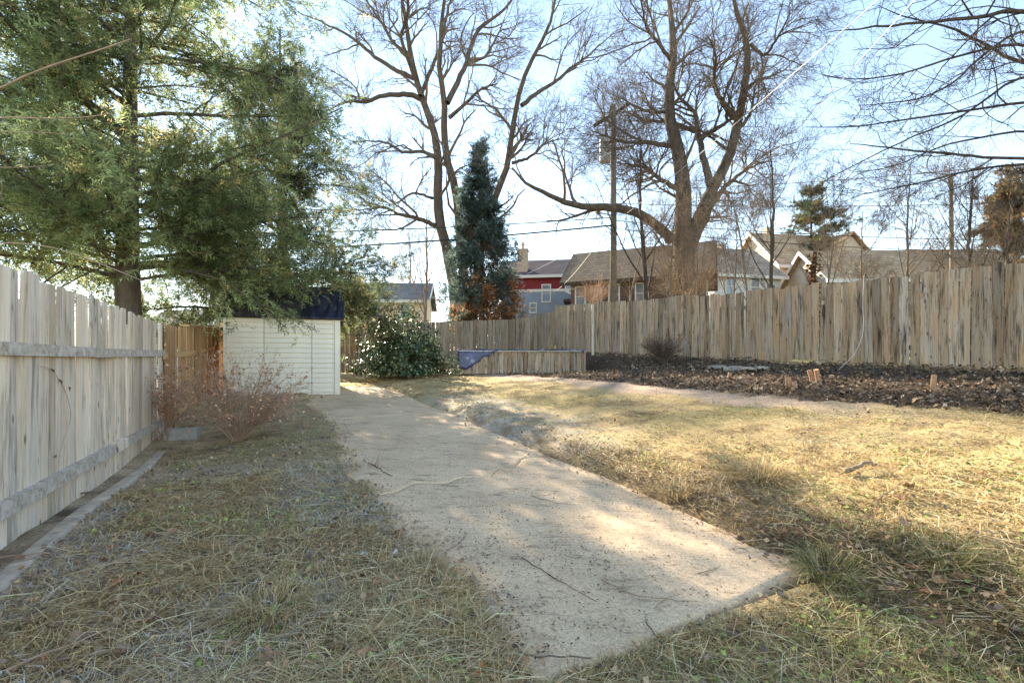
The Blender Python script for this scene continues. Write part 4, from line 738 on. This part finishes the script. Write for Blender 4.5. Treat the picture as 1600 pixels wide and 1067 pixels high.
# ------------------------------------------------------------------ utility pole and wires
pb = P(958, 565, 21.0); pb[2] = 1.3; e = empty('utility_pole', pb); tag(e, 'grey wooden utility pole with crossarm and transformer drum behind the fence corner', 'utility pole'); ptop = P(957, 165, 21.0)[2] - 1.3
MB().tube([(0, 0, -.3), (.02, 0, ptop * .5), (0, 0, ptop)], [.165, .14, .115], 12).build('pole', M['pole'], e, smooth=True)
a1 = Vector(P(928, 199, 20.2)) - Vector(pb); a2 = Vector(P(980, 166, 21.9)) - Vector(pb); a1 += Vector((0, -.12, 0)); a2 += Vector((0, -.12, 0)); ca = MB().bar(a1, a2, .10, .13).build('crossarm', M['bark_dark'], e)
for t in (.05, .2, .55, .95): q = a1.lerp(a2, t); MB().tube([q + Vector((0, 0, .06)), q + Vector((0, 0, .14)), q + Vector((0, 0, .20)), q + Vector((0, 0, .26))], [.025, .06, .045, .03], 8).build('insulator', M['metal'], ca)
tc_ = Vector(P(945, 235, 20.7)) - Vector(pb); tr_ = MB().tube([tc_ + Vector((0, 0, z)) for z in (-.52, -.50, .44, .50, .54)], [.20, .235, .235, .22, .08], 16).build('transformer', M['metal'], e, smooth=False)
for dx in (-.1, .1): MB().tube([tc_ + Vector((dx, 0, .5)), tc_ + Vector((dx, 0, .62)), tc_ + Vector((dx, 0, .74))], [.05, .045, .02], 8).build('bushing', M['pole'], tr_)
MB().bar(tc_ + Vector((.2, .05, .2)), Vector((0, 0, tc_.z + .2)), .06, .1).build('bracket', M['metal'], tr_); MB().bar(Vector((.0, -.1, ptop - 1.0)), a1.lerp(a2, .28), .03, .03).build('brace', M['metal'], e)
p2 = P(1489, 565, 15.8); p2[2] = 1.2; o = MB().tube([(0, 0, -.2), (-.03, 0, 3.0), (-.07, 0, P(1484, 272, 15.8)[2] - 1.2)], [.075, .065, .055], 9).build('thin_pole', M['bark_tan'], loc=p2, smooth=True); tag(o, 'thin tan pole standing in the brush behind the right fence', 'pole')
def wire(label, a, b, sag, r, mat='wire'):
    a, b = np.array(a, float), np.array(b, float); ts = np.linspace(0, 1, 24); pts = [(b - a) * t - np.array([0, 0, sag * 4 * t * (1 - t)]) for t in ts]; o = MB().tube(pts, r, 5).build('power_line', M[mat], loc=a); tag(o, label, 'power line', 'overhead lines')
pp = lambda y, dx=0: P(958 + dx, y, 20.9)
wire('thick black cable running left from the utility pole, lower of the two', pp(352), P(380, 392, 22.5), .15, .035); wire('black cable running left from the utility pole, upper of the two', pp(340), P(360, 366, 22.5), .12, .022)
wire('dark line from the pole top running right across the sky over the pine', pp(297, 3), P(1680, 246, 19), .25, .013); wire('dark line running right from the pole just above the house roofs', pp(345, 3), P(1680, 377, 18), .2, .014); wire('lowest dark line running right from the pole across the houses', pp(357, 3), P(1680, 395, 18), .25, .014)
wire('dark line running right from the pole through the pine, middle of the bundle', pp(318, 3), P(1680, 312, 19), .2, .012)
wire('pale service cable rising from the pole to the upper right, left one', pp(345, 6), P(1359, 0, 5.0) + (P(1359, 0, 5.0) - pp(345, 6)) * .25, .12, .007, 'wire_pale'); wire('pale service cable rising to the upper right, right one', P(1100, 348, 30), P(1420, 0, 5.5) + (P(1420, 0, 5.5) - P(1100, 348, 30)) * .12, .2, .007, 'wire_pale')
wire('pale drop wire slanting from the red house roof to its wall, left', P(776, 448, 41.0), P(880, 400, 40), .1, .022, 'wire_pale'); wire('pale drop wire slanting from the pole to the red house window', P(858, 462, 40.5), pp(352, -4), .4, .018, 'wire_pale')

# ------------------------------------------------------------------ small things on the ground
for i, (px, py, Y, h, r, tl, lab) in enumerate([(1139, 600, 9.0, .14, .05, 2, 'short cut stump in the mulch, leftmost of the row'), (1232, 607, 7.6, .19, .06, -4, 'pale topped cut stump in the mulch, second from the left'), (1243, 610, 7.4, .13, .05, 8, 'small cut stump leaning against the pale topped one'), (1270, 598, 7.9, .2, .05, 10, 'slanted cut stump in the mulch, left one of a touching pair'), (1279, 597, 7.8, .22, .055, 14, 'slanted cut stump in the mulch, right one of a touching pair'), (1458, 618, 6.3, .24, .042, 1, 'slim upright cut stump in the mulch at the right')]):
    p = P(px, py, Y); p[2] = float(H(p[0], p[1])) - .03; o = MB().tube([(0, 0, 0), (0, 0, h * .5), (.01, 0, h + .02)], [r * .85, r * .72, r * .7], 9).build('cut_stump', M['cut_wood'], loc=p); o.rotation_euler = (R(tl * .4), R(tl), i); tag(o, lab, 'stump', 'cut stumps in the mulch')
for i, (px, py, Y) in enumerate([(1120, 573, 10.9), (1150, 576, 10.5), (1165, 584, 9.9), (1190, 577, 10.0), (1140, 583, 10.3)]):
    p = P(px, py, Y); p[2] = float(H(p[0], p[1])) + .01; r_ = random.Random(i); k = 7; pts = [(math.cos(6.283 * j / k) * r_.uniform(.14, .24), math.sin(6.283 * j / k) * r_.uniform(.12, .2)) for j in range(k)]
    m_ = MB(); m_.add([(x, y, 0) for x, y in pts] + [(x * .93, y * .93, .06) for x, y in pts], [tuple(range(k, 2 * k)), tuple(range(k - 1, -1, -1))] + [(j, (j + 1) % k, (j + 1) % k + k, j + k) for j in range(k)]); o = m_.build('flagstone', M['stone'], loc=p, rz=i); o.rotation_euler = (R(r_.uniform(-6, 10)), R(r_.uniform(-6, 6)), i)
    tag(o, ['flat grey flagstone in the mulch, leftmost of the group below the fence', 'flat grey flagstone in the mulch, back middle of the group', 'flat grey flagstone in the mulch, front right of the group', 'flat grey flagstone in the mulch, rightmost of the group', 'flat grey flagstone in the mulch, front middle of the group'][i], 'stone', 'flagstones in the mulch')
# long thin white wire hanging on the right fence
wp = interp_poly([P(1350, 430, 9.55), P(1348, 470, 9.5), P(1350, 520, 9.4), P(1335, 555, 9.2), P(1310, 578, 8.9)], 20); o = MB().tube([p - wp[0] for p in wp], .004, 5).build('loose_cable', M['wire_pale'], loc=wp[0]); tag(o, 'loose pale cable dangling down the right fence into the mulch', 'cable')

# --- scattering
def scatter(N, rmin, rmax, a0, a1, pw, r_):            # denser near the camera
    u = r_.random(N); k = 1 - pw; r = (rmin ** k + u * (rmax ** k - rmin ** k)) ** (1 / k); a = r_.uniform(R(a0), R(a1), N); return r * np.sin(a), r * np.cos(a)
def blades(name, label, x, y, z, L, w, elev, colr, r_, mat='grass', tipc=None, az=None):
    N = len(x); az = r_.random(N) * 6.283 if az is None else az; ce, se = np.cos(elev), np.sin(elev); d = np.stack([np.cos(az) * ce, np.sin(az) * ce, se], 1); sd = np.stack([-np.sin(az), np.cos(az), r_.normal(size=N) * .3], 1); b = np.stack([x, y, z], 1)
    bend = r_.normal(size=(N, 3)) * .25; bend[:, 2] = -np.abs(bend[:, 2]) - .12; m_ = b + d * (L * .5)[:, None]; t_ = b + (d + bend) * L[:, None]; t_[:, 2] = np.maximum(t_[:, 2], z + .004); hw = (w / 2)[:, None]
    V = np.stack([b - sd * hw, b + sd * hw, m_ + sd * hw * .85, m_ - sd * hw * .85, t_], 1).reshape(-1, 3); i5 = (np.arange(N) * 5)[:, None]; nr_ = (np.hypot(x, y) < 5.5)[:, None]; q = (i5 + np.array([0, 1, 2, 3]))[nr_[:, 0]]; tr = i5 + np.where(nr_, np.array([3, 2, 4]), np.array([0, 1, 4])); tipc = colr if tipc is None else tipc
    C = np.stack([colr * .8, colr * .8, colr, colr, tipc], 1).reshape(-1, 3); o = obj(name, np_mesh(name, V, [q, tr], M[mat], np.clip(C, .01, .85))); tag(o, label, 'grass', kind='stuff'); return o
r_ = np.random.default_rng(81)
x, y = scatter(355000, 1.3, 20, -62, 62, 1.15, r_); s, t = st(x, y); n1 = vn(x, y, .8, 11); n2 = vn(x, y, 3.1, 12); n4 = vn(x, y, 2.2, 15)
er, el = edge_r(np.clip(s, -6, 19)), edge_l(np.clip(s, -6, 19)); slabm = (t > el + .03 * r_.normal(size=len(t))) & (t < er + .03 * r_.normal(size=len(t))) & (s > 1.62) & (s < 13.5)
thin = r_.random(len(x)); pth = (t + .5 * n2 > 5.8) & (s > 3)
dens = np.where(t > er, np.where(pth, .12, .85 - .5 * (np.abs(t - er - .15) < .2)), .95) * (.55 + .9 * (n2 + .5)) 
k = (~slabm) & (t < 6.55) & (t > -1.15) & (s < 18) & (thin < dens); x, y, s, t, n1, n2, n4, er = [v[k] for v in (x, y, s, t, n1, n2, n4, er)]; N = len(x); print('blades', N)
lawn = t > er; front = sm(3.4, 1.2, s) * (t > -.2)
c = np.where(r_.random((N, 1)) < .6, np.array([.70, .53, .26]), np.array([.58, .41, .20])) * (1 + .22 * r_.normal(size=(N, 1)))
gp = np.clip(sm(-.05, .4, n1 + .5 * n2) * .42 + .10 * front + .03, 0, .6); gk = r_.random(N) < np.where(lawn | (front > .3), gp, gp * .35); c[gk] = np.array([.33, .33, .12]) * (1 + .25 * r_.normal(size=(gk.sum(), 1)))
bk = r_.random(N) < np.where(np.abs(t - er - .15) < .3, .45, .12); c[bk] = np.array([.30, .19, .11]) * (1 + .25 * r_.normal(size=(bk.sum(), 1)))
frp = sm(-.02, .18, vn(x, y, 1.5, 66)); fk = (r_.random(N) < np.where(lawn, .6 * sm(1.7, .6, t - er) * sm(3.2, 5.5, s) * sm(12, 8, s), .55 * frp * sm(8.5, 5, s) * sm(1.5, 2.5, s + 1 * (t < .3)))) ; c[fk] = np.array([.66, .61, .53]) * (1 + .12 * r_.normal(size=(fk.sum(), 1)))
dist = np.hypot(x, y); L = r_.uniform(.04, .13, N) * np.where(lawn, 1, 1.15) * (1 + .5 * sm(.1, .4, n4)); L *= np.where(np.abs(t - er - .25) < .3, 1.25, 1); w = r_.uniform(.0016, .0032, N) * (1 + .20 * dist)
elev = np.where(gk, r_.uniform(.2, 1.1, N), np.abs(r_.normal(0, .38, N)) + .04); blades('grass', 'dry straw coloured winter grass with green patches', x, y, H(x, y) + .002, L, w, elev, c, r_)
def litter(name, label, x, y, z, size, colr, r_, flat=.5, aspect=.4, mat='litter', cat='leaf litter'):
    nr = np.stack([r_.normal(size=len(x)) * flat, r_.normal(size=len(x)) * flat, np.ones(len(x))], 1); V, c_, f = leaves_mesh(np.stack([x, y, z], 1), nr, size, colr, r_, aspect); o = obj(name, np_mesh(name, V, [f], M[mat], c_)); tag(o, label, cat, kind='stuff'); return o
# leaf litter left of the slab and at its right edge
x, y = scatter(90000, 1.3, 16, -62, 62, 1.15, r_); s, t = st(x, y); er, el = edge_r(np.clip(s, -6, 19)), edge_l(np.clip(s, -6, 19)); n2 = vn(x, y, 3.1, 12); n1 = vn(x, y, .8, 11)
left = (t < el + .02 + .22 * r_.random(len(x)) ** 3) & (t > -1.2) & (s < 12.5); redge = (t > er - .03 - .25 * r_.random(len(x)) ** 3) & (t < er + .55) & (s < 11); fr_ = (s < 1.7) & (t > -.2) & (t < 5); k = (left & (r_.random(len(x)) < .30 + .6 * n2)) | (redge & (r_.random(len(x)) < .45)) | (fr_ & (r_.random(len(x)) < .25)) | ((t > er) & (t < 6.4) & (r_.random(len(x)) < .03 + .25 * (n2 > .25)))
x, y, s, t, n1 = x[k], y[k], s[k], t[k], n1[k]; N = len(x); pal = np.array([[.36, .25, .155], [.46, .27, .14], [.16, .12, .095], [.52, .37, .22], [.30, .23, .16]]); c = pal[r_.integers(0, 5, N)] * (1 + .25 * r_.normal(size=(N, 1)))
fk = r_.random(N) < .02 * sm(8.5, 5, s) * (t < 1); c[fk] = np.array([.52, .50, .47]) * (1 + .15 * r_.normal(size=(fk.sum(), 1))); litter('leaf_litter', 'brown and frosted dead leaves matted on the ground', x, y, np.maximum(H(x, y), np.where((t > .8) & (t < 3.1) & (s > 1.7), slab_z(s), -9)) + r_.uniform(.004, .03, N), r_.uniform(.012, .046, N), c, r_, .75); print('litter', N)
# clover and weeds
x, y = scatter(60000, 1.3, 13, -62, 62, 1.2, r_); s, t = st(x, y); er, el = edge_r(np.clip(s, -6, 19)), edge_l(np.clip(s, -6, 19)); n2 = vn(x, y, 2.0, 61); k = ((t > er + .25) | (t < el - .1) | (s < 1.5)) & (t > -1.1) & (t < 6) & (r_.random(len(x)) < np.clip(sm(.08, .3, n2) * .7 + .25 * sm(2.6, 1.2, s) * (t > 0), 0, 1))
k |= (t < .5) & (t > -.9) & (np.abs(s - 6.9 - .5 * t) < .5) & (r_.random(len(x)) < .9); x, y, s = x[k], y[k], s[k]; N = len(x); c = np.where(r_.random((N, 1)) < .7, np.array([.24, .30, .08]), np.array([.40, .40, .12])) * (1 + .25 * r_.normal(size=(N, 1))); litter('weeds', 'low green clover and weed leaves among the grass', x, y, H(x, y) + r_.uniform(.012, .045, N), r_.uniform(.014, .034, N), c, r_, .5, .5, 'litter', 'weeds'); print('weeds', N)
# mulch
x, y = scatter(85000, 3.5, 20, -5, 62, .6, r_); s, t = st(x, y); k = (t > 6.35 + .02 * s + .15 * vn(x, y, 3.1, 12)) & (t < 10.8) & (s < 17.5) & (s > -2); x, y = x[k], y[k]; N = len(x); pal = np.array([[.12, .085, .058], [.19, .13, .08], [.06, .047, .036], [.34, .22, .125], [.46, .36, .25]]); c = pal[r_.choice(5, N, p=[.30, .28, .2, .15, .07])] * (1 + .3 * r_.normal(size=(N, 1)))
litter('mulch', 'dark wet mulch and rotted leaves on the bank before the right fence', x, y, H(x, y) + r_.uniform(.0, .05, N), r_.uniform(.015, .05, N) * r_.choice([.7, 1, 1.9], N), c, r_, .9, .34, 'litter', 'mulch'); print('mulch', N)
# crumbs and needles on the slab
x, y = scatter(34000, 1.7, 14, -45, 40, 1.1, r_); s, t = st(x, y); k = (t > edge_l(s) - .05) & (t < edge_r(s) + .05) & (s > 1.75) & (s < 13.3) & (r_.random(len(x)) < .25 + 1.3 * np.clip(vn(x * 1 + y, y * 2.2, 1.6, 71), 0, 1) + .6 * (np.abs(t - edge_l(s)) < .2)); x, y, s = x[k], y[k], s[k]; N = len(x); pal = np.array([[.09, .065, .045], [.17, .12, .075], [.40, .31, .19], [.06, .05, .04]])
litter('debris', 'crumbs of leaf and needle scattered on the concrete', x, y, slab_z(s) + .007, r_.uniform(.006, .024, N), pal[r_.integers(0, 4, N)], r_, .25, .22, 'litter', 'debris'); print('debris', N)
# twigs on the slab, individually
def ground_stick(name, label, cat, pts, r0, mat, group=None, lift=.006, onslab=True):
    w = [];
    for (px, py) in pts:
        Y = 3.0
        for _ in range(30):
            X_ = (px - CX) / F * Y; s_, t_ = st(X_, Y); zg = float(slab_z(s_)) if onslab else float(H(X_, Y)); Y = .5 * Y + .5 * (EYE - zg) * F / max(20, (py - CY))
        X_ = (px - CX) / F * Y; s_, t_ = st(X_, Y); zg = float(slab_z(s_)) if onslab else float(H(X_, Y)); w.append(np.array([X_, Y, zg + lift + r0]))
    n = max(6, 3 * len(w)); pl = interp_poly(w, n); pl[1:-1] += np.random.default_rng(int(abs(pts[0][0])) + 5).normal(size=(n - 2, 3)) * r0 * .8; o = MB().tube([p - pl[0] for p in pl], list(np.linspace(r0, r0 * .45, n)), 6).build(name, M[mat], loc=pl[0], smooth=True); tag(o, label, cat, group); return o
for lab, pts, r0, mt in [('dark purple twig lying across the near end of the slab', [(745, 1022), (800, 1022), (870, 1028), (925, 1032)], .006, 'twig'), ('long thin twig running down the middle of the near slab', [(815, 873), (860, 900), (900, 925), (932, 942)], .003, 'bark_dark'), ('dark forked looking twig on the near slab, right of the long thin one', [(940, 908), (975, 925), (1000, 935), (1090, 942)], .0035, 'twig_tan'), ('short dark twig along the left slab edge', [(738, 897), (745, 930), (748, 975)], .004, 'twig'), ('pale straw stalk sticking onto the slab from the left edge', [(690, 868), (715, 852), (735, 833)], .003, 'twig_tan'), ('thin curved twig near the front right of the slab', [(1010, 975), (1025, 995), (1038, 1015)], .0025, 'bark_dark'), ('tan stalk on the slab near its right corner', [(1090, 898), (1125, 887)], .003, 'twig_tan'), ('dark twig on the slab beside the cut stems', [(575, 725), (600, 737), (612, 745)], .006, 'bark_dark'), ('fine pale straw on the front of the slab', [(1022, 953), (1035, 940), (1048, 933)], .0025, 'twig_tan'), ('brown stalk on the slab near the left clump', [(830, 775), (870, 788), (900, 790)], .003, 'twig')]: ground_stick('twig', lab, 'twig', pts, r0, mt)
for lab, pts, r0, mt in [('long pinkish cane lying across the bottom left corner', [(10, 1062), (120, 1015), (200, 985), (275, 968)], .006, 'cane'), ('tan stalk lying beside the pinkish cane', [(40, 1055), (160, 1030), (300, 1008)], .005, 'twig_tan'), ('thin dark stem stretching across the left litter towards the slab', [(280, 970), (380, 995), (480, 1025), (580, 1062)], .004, 'twig'), ('red cane lying by the timbers at the left edge', [(-10, 882), (40, 876), (90, 872)], .006, 'cane'), ('broken brown stick lying on the sunny lawn', [(1320, 746), (1350, 738), (1372, 735)], .022, 'bark_tan'), ('long straw stalk lying at the right of the lawn', [(1370, 790), (1400, 770), (1425, 748)], .005, 'twig_tan')]: ground_stick('cane', lab, 'stick', pts, r0, mt, lift=.03, onslab=False)
# tussocks of long dead grass
for i, (px, py, n, L0, lab) in enumerate([(1190, 745, 420, .30, 'shaggy straw tussock on the lawn bank, the tallest one'), (425, 960, 380, .26, 'straw tussock combed over the frosted litter at the lower left'), (1290, 900, 420, .26, 'green yellow grass tuft at the slab corner'), (655, 890, 240, .16, 'grass tuft overhanging the left slab edge'), (690, 990, 260, .17, 'grass tuft at the near left slab corner'), (1060, 770, 260, .2, 'straw tuft leaning over the right slab edge'), (1480, 880, 300, .22, 'mixed green straw tuft on the lawn at the right')]):
    rr = np.random.default_rng(90 + i); Y = 3.0
    for _ in range(30): X_ = (px - CX) / F * Y; Y = .5 * Y + .5 * (EYE - float(H(X_, Y))) * F / (py - CY)
    X_ = (px - CX) / F * Y; a = rr.random(n) * 6.283; q = rr.random(n) ** .5 * L0 * .45; x, y = X_ + np.cos(a) * q, Y + np.sin(a) * q; gc = np.array([.24, .25, .09]) if 'green' in lab else np.array([.55, .42, .22]); c = np.where(rr.random((n, 1)) < .65, gc, np.array([.52, .40, .21])) * (1 + .25 * rr.normal(size=(n, 1)))
    o = blades('grass_tuft', lab, x, y, H(x, y) + .003, rr.uniform(.6, 1.2, n) * L0, rr.uniform(.003, .005, n), rr.uniform(.25, 1.0, n), c, rr, az=a + rr.normal(size=n) * .7); del o['kind']
# larger fallen leaves near the camera, one by one
def leaf_mesh(seed):
    r = random.Random(seed); k = 16; pts = []
    for j in range(k):
        a = 6.283 * j / k; rad = (.5 + .5 * abs(math.cos(a * 2.5))) * r.uniform(.75, 1.1); x, y = math.cos(a) * rad, math.sin(a) * rad * .75; pts.append((x, y, .35 * y * y + .25 * x * x * r.uniform(.3, 1.3) + r.uniform(-.06, .06)))
    m_, nt, b = M['leafb'] if 'leafb' in M else (None, None, None), None, None
    return MB().add(pts + [(0, 0, 0)], [(j, (j + 1) % k, k) for j in range(k)])
def mat_leaf():
    m, nt, b = mat_base('dead_leaf', .85, .2); oi = node(nt, 'ShaderNodeObjectInfo'); n = noise(nt, coords(nt), 2.5, 4)
    c = ramp(nt, oi.outputs['Random'], [(0, (.33, .15, .07)), (.35, (.24, .15, .09)), (.6, (.42, .27, .16)), (.8, (.17, .12, .09)), (1, (.36, .22, .12))]); link(nt, mix(nt, 1, c, ramp(nt, n, [(.3, g(.65)), (.7, g(1.25))]), 'MULTIPLY'), b.inputs['Base Color']); return m
ML = mat_leaf(); lm = [leaf_mesh(i).mesh('fallen_leaf', ML) for i in range(5)]; rr = np.random.default_rng(99); cnt = 0
for i in range(900):
    if cnt >= 90: break
    px, py = rr.uniform(0, 1600), rr.uniform(760, 1066); Y = 2.5
    for _ in range(25): X_ = (px - CX) / F * Y; Y = .5 * Y + .5 * (EYE - float(H(X_, Y))) * F / (py - CY)
    X_ = (px - CX) / F * Y; s_, t_ = st(X_, Y)
    if 1.6 < s_ and edge_l(s_) - .05 < t_ < edge_r(s_) + .1: continue
    zone = 'frosted litter left of the slab' if t_ < 1 else 'grass right of the slab'
    if rr.random() < (.25 if t_ < 1 else .55): continue
    o = obj('fallen_leaf', lm[rr.integers(0, 5)]); o.location = (X_, Y, float(H(X_, Y)) + .03); sc_ = rr.uniform(.03, .062); o.scale = (sc_, sc_, sc_); o.rotation_euler = (rr.normal() * .4, rr.normal() * .4, rr.random() * 6.28); tag(o, 'curled brown fallen leaf on the ' + zone, 'leaf', 'fallen leaves on the ' + zone); cnt += 1

# long loose straw over lawn and litter
rr = np.random.default_rng(111); x, y = scatter(64000, 1.3, 14, -62, 62, 1.25, rr); s, t = st(x, y); er, el = edge_r(np.clip(s, -6, 19)), edge_l(np.clip(s, -6, 19)); n2 = vn(x, y, 1.6, 63)
k = ((t > er + .02) | (t < el) | (s < 1.6)) & (t > -1.0) & (t < 6.0) & (s < 14) & (rr.random(len(x)) < (.25 + .9 * np.clip(n2 + .2, 0, 1)) * np.where(t < 1, 1.1, 1)); x, y = x[k], y[k]; N = len(x)
c = np.where(rr.random((N, 1)) < .7, np.array([.80, .64, .38]), np.array([.62, .43, .22])) * (1 + .2 * rr.normal(size=(N, 1)))
blades('straw', 'long pale straw stalks lying loose over lawn and litter', x, y, H(x, y) + rr.uniform(.01, .035, N), rr.uniform(.12, .34, N), rr.uniform(.0016, .0030, N) * (1 + .12 * np.hypot(x, y)), np.abs(rr.normal(0, .18, N)) + .03, c, rr)
print('TOTAL TRIS', sum(sum(len(p.vertices) - 2 for p in o.data.polygons) for o in scene.objects if o.type == 'MESH' and len(o.data.polygons) > 3000))
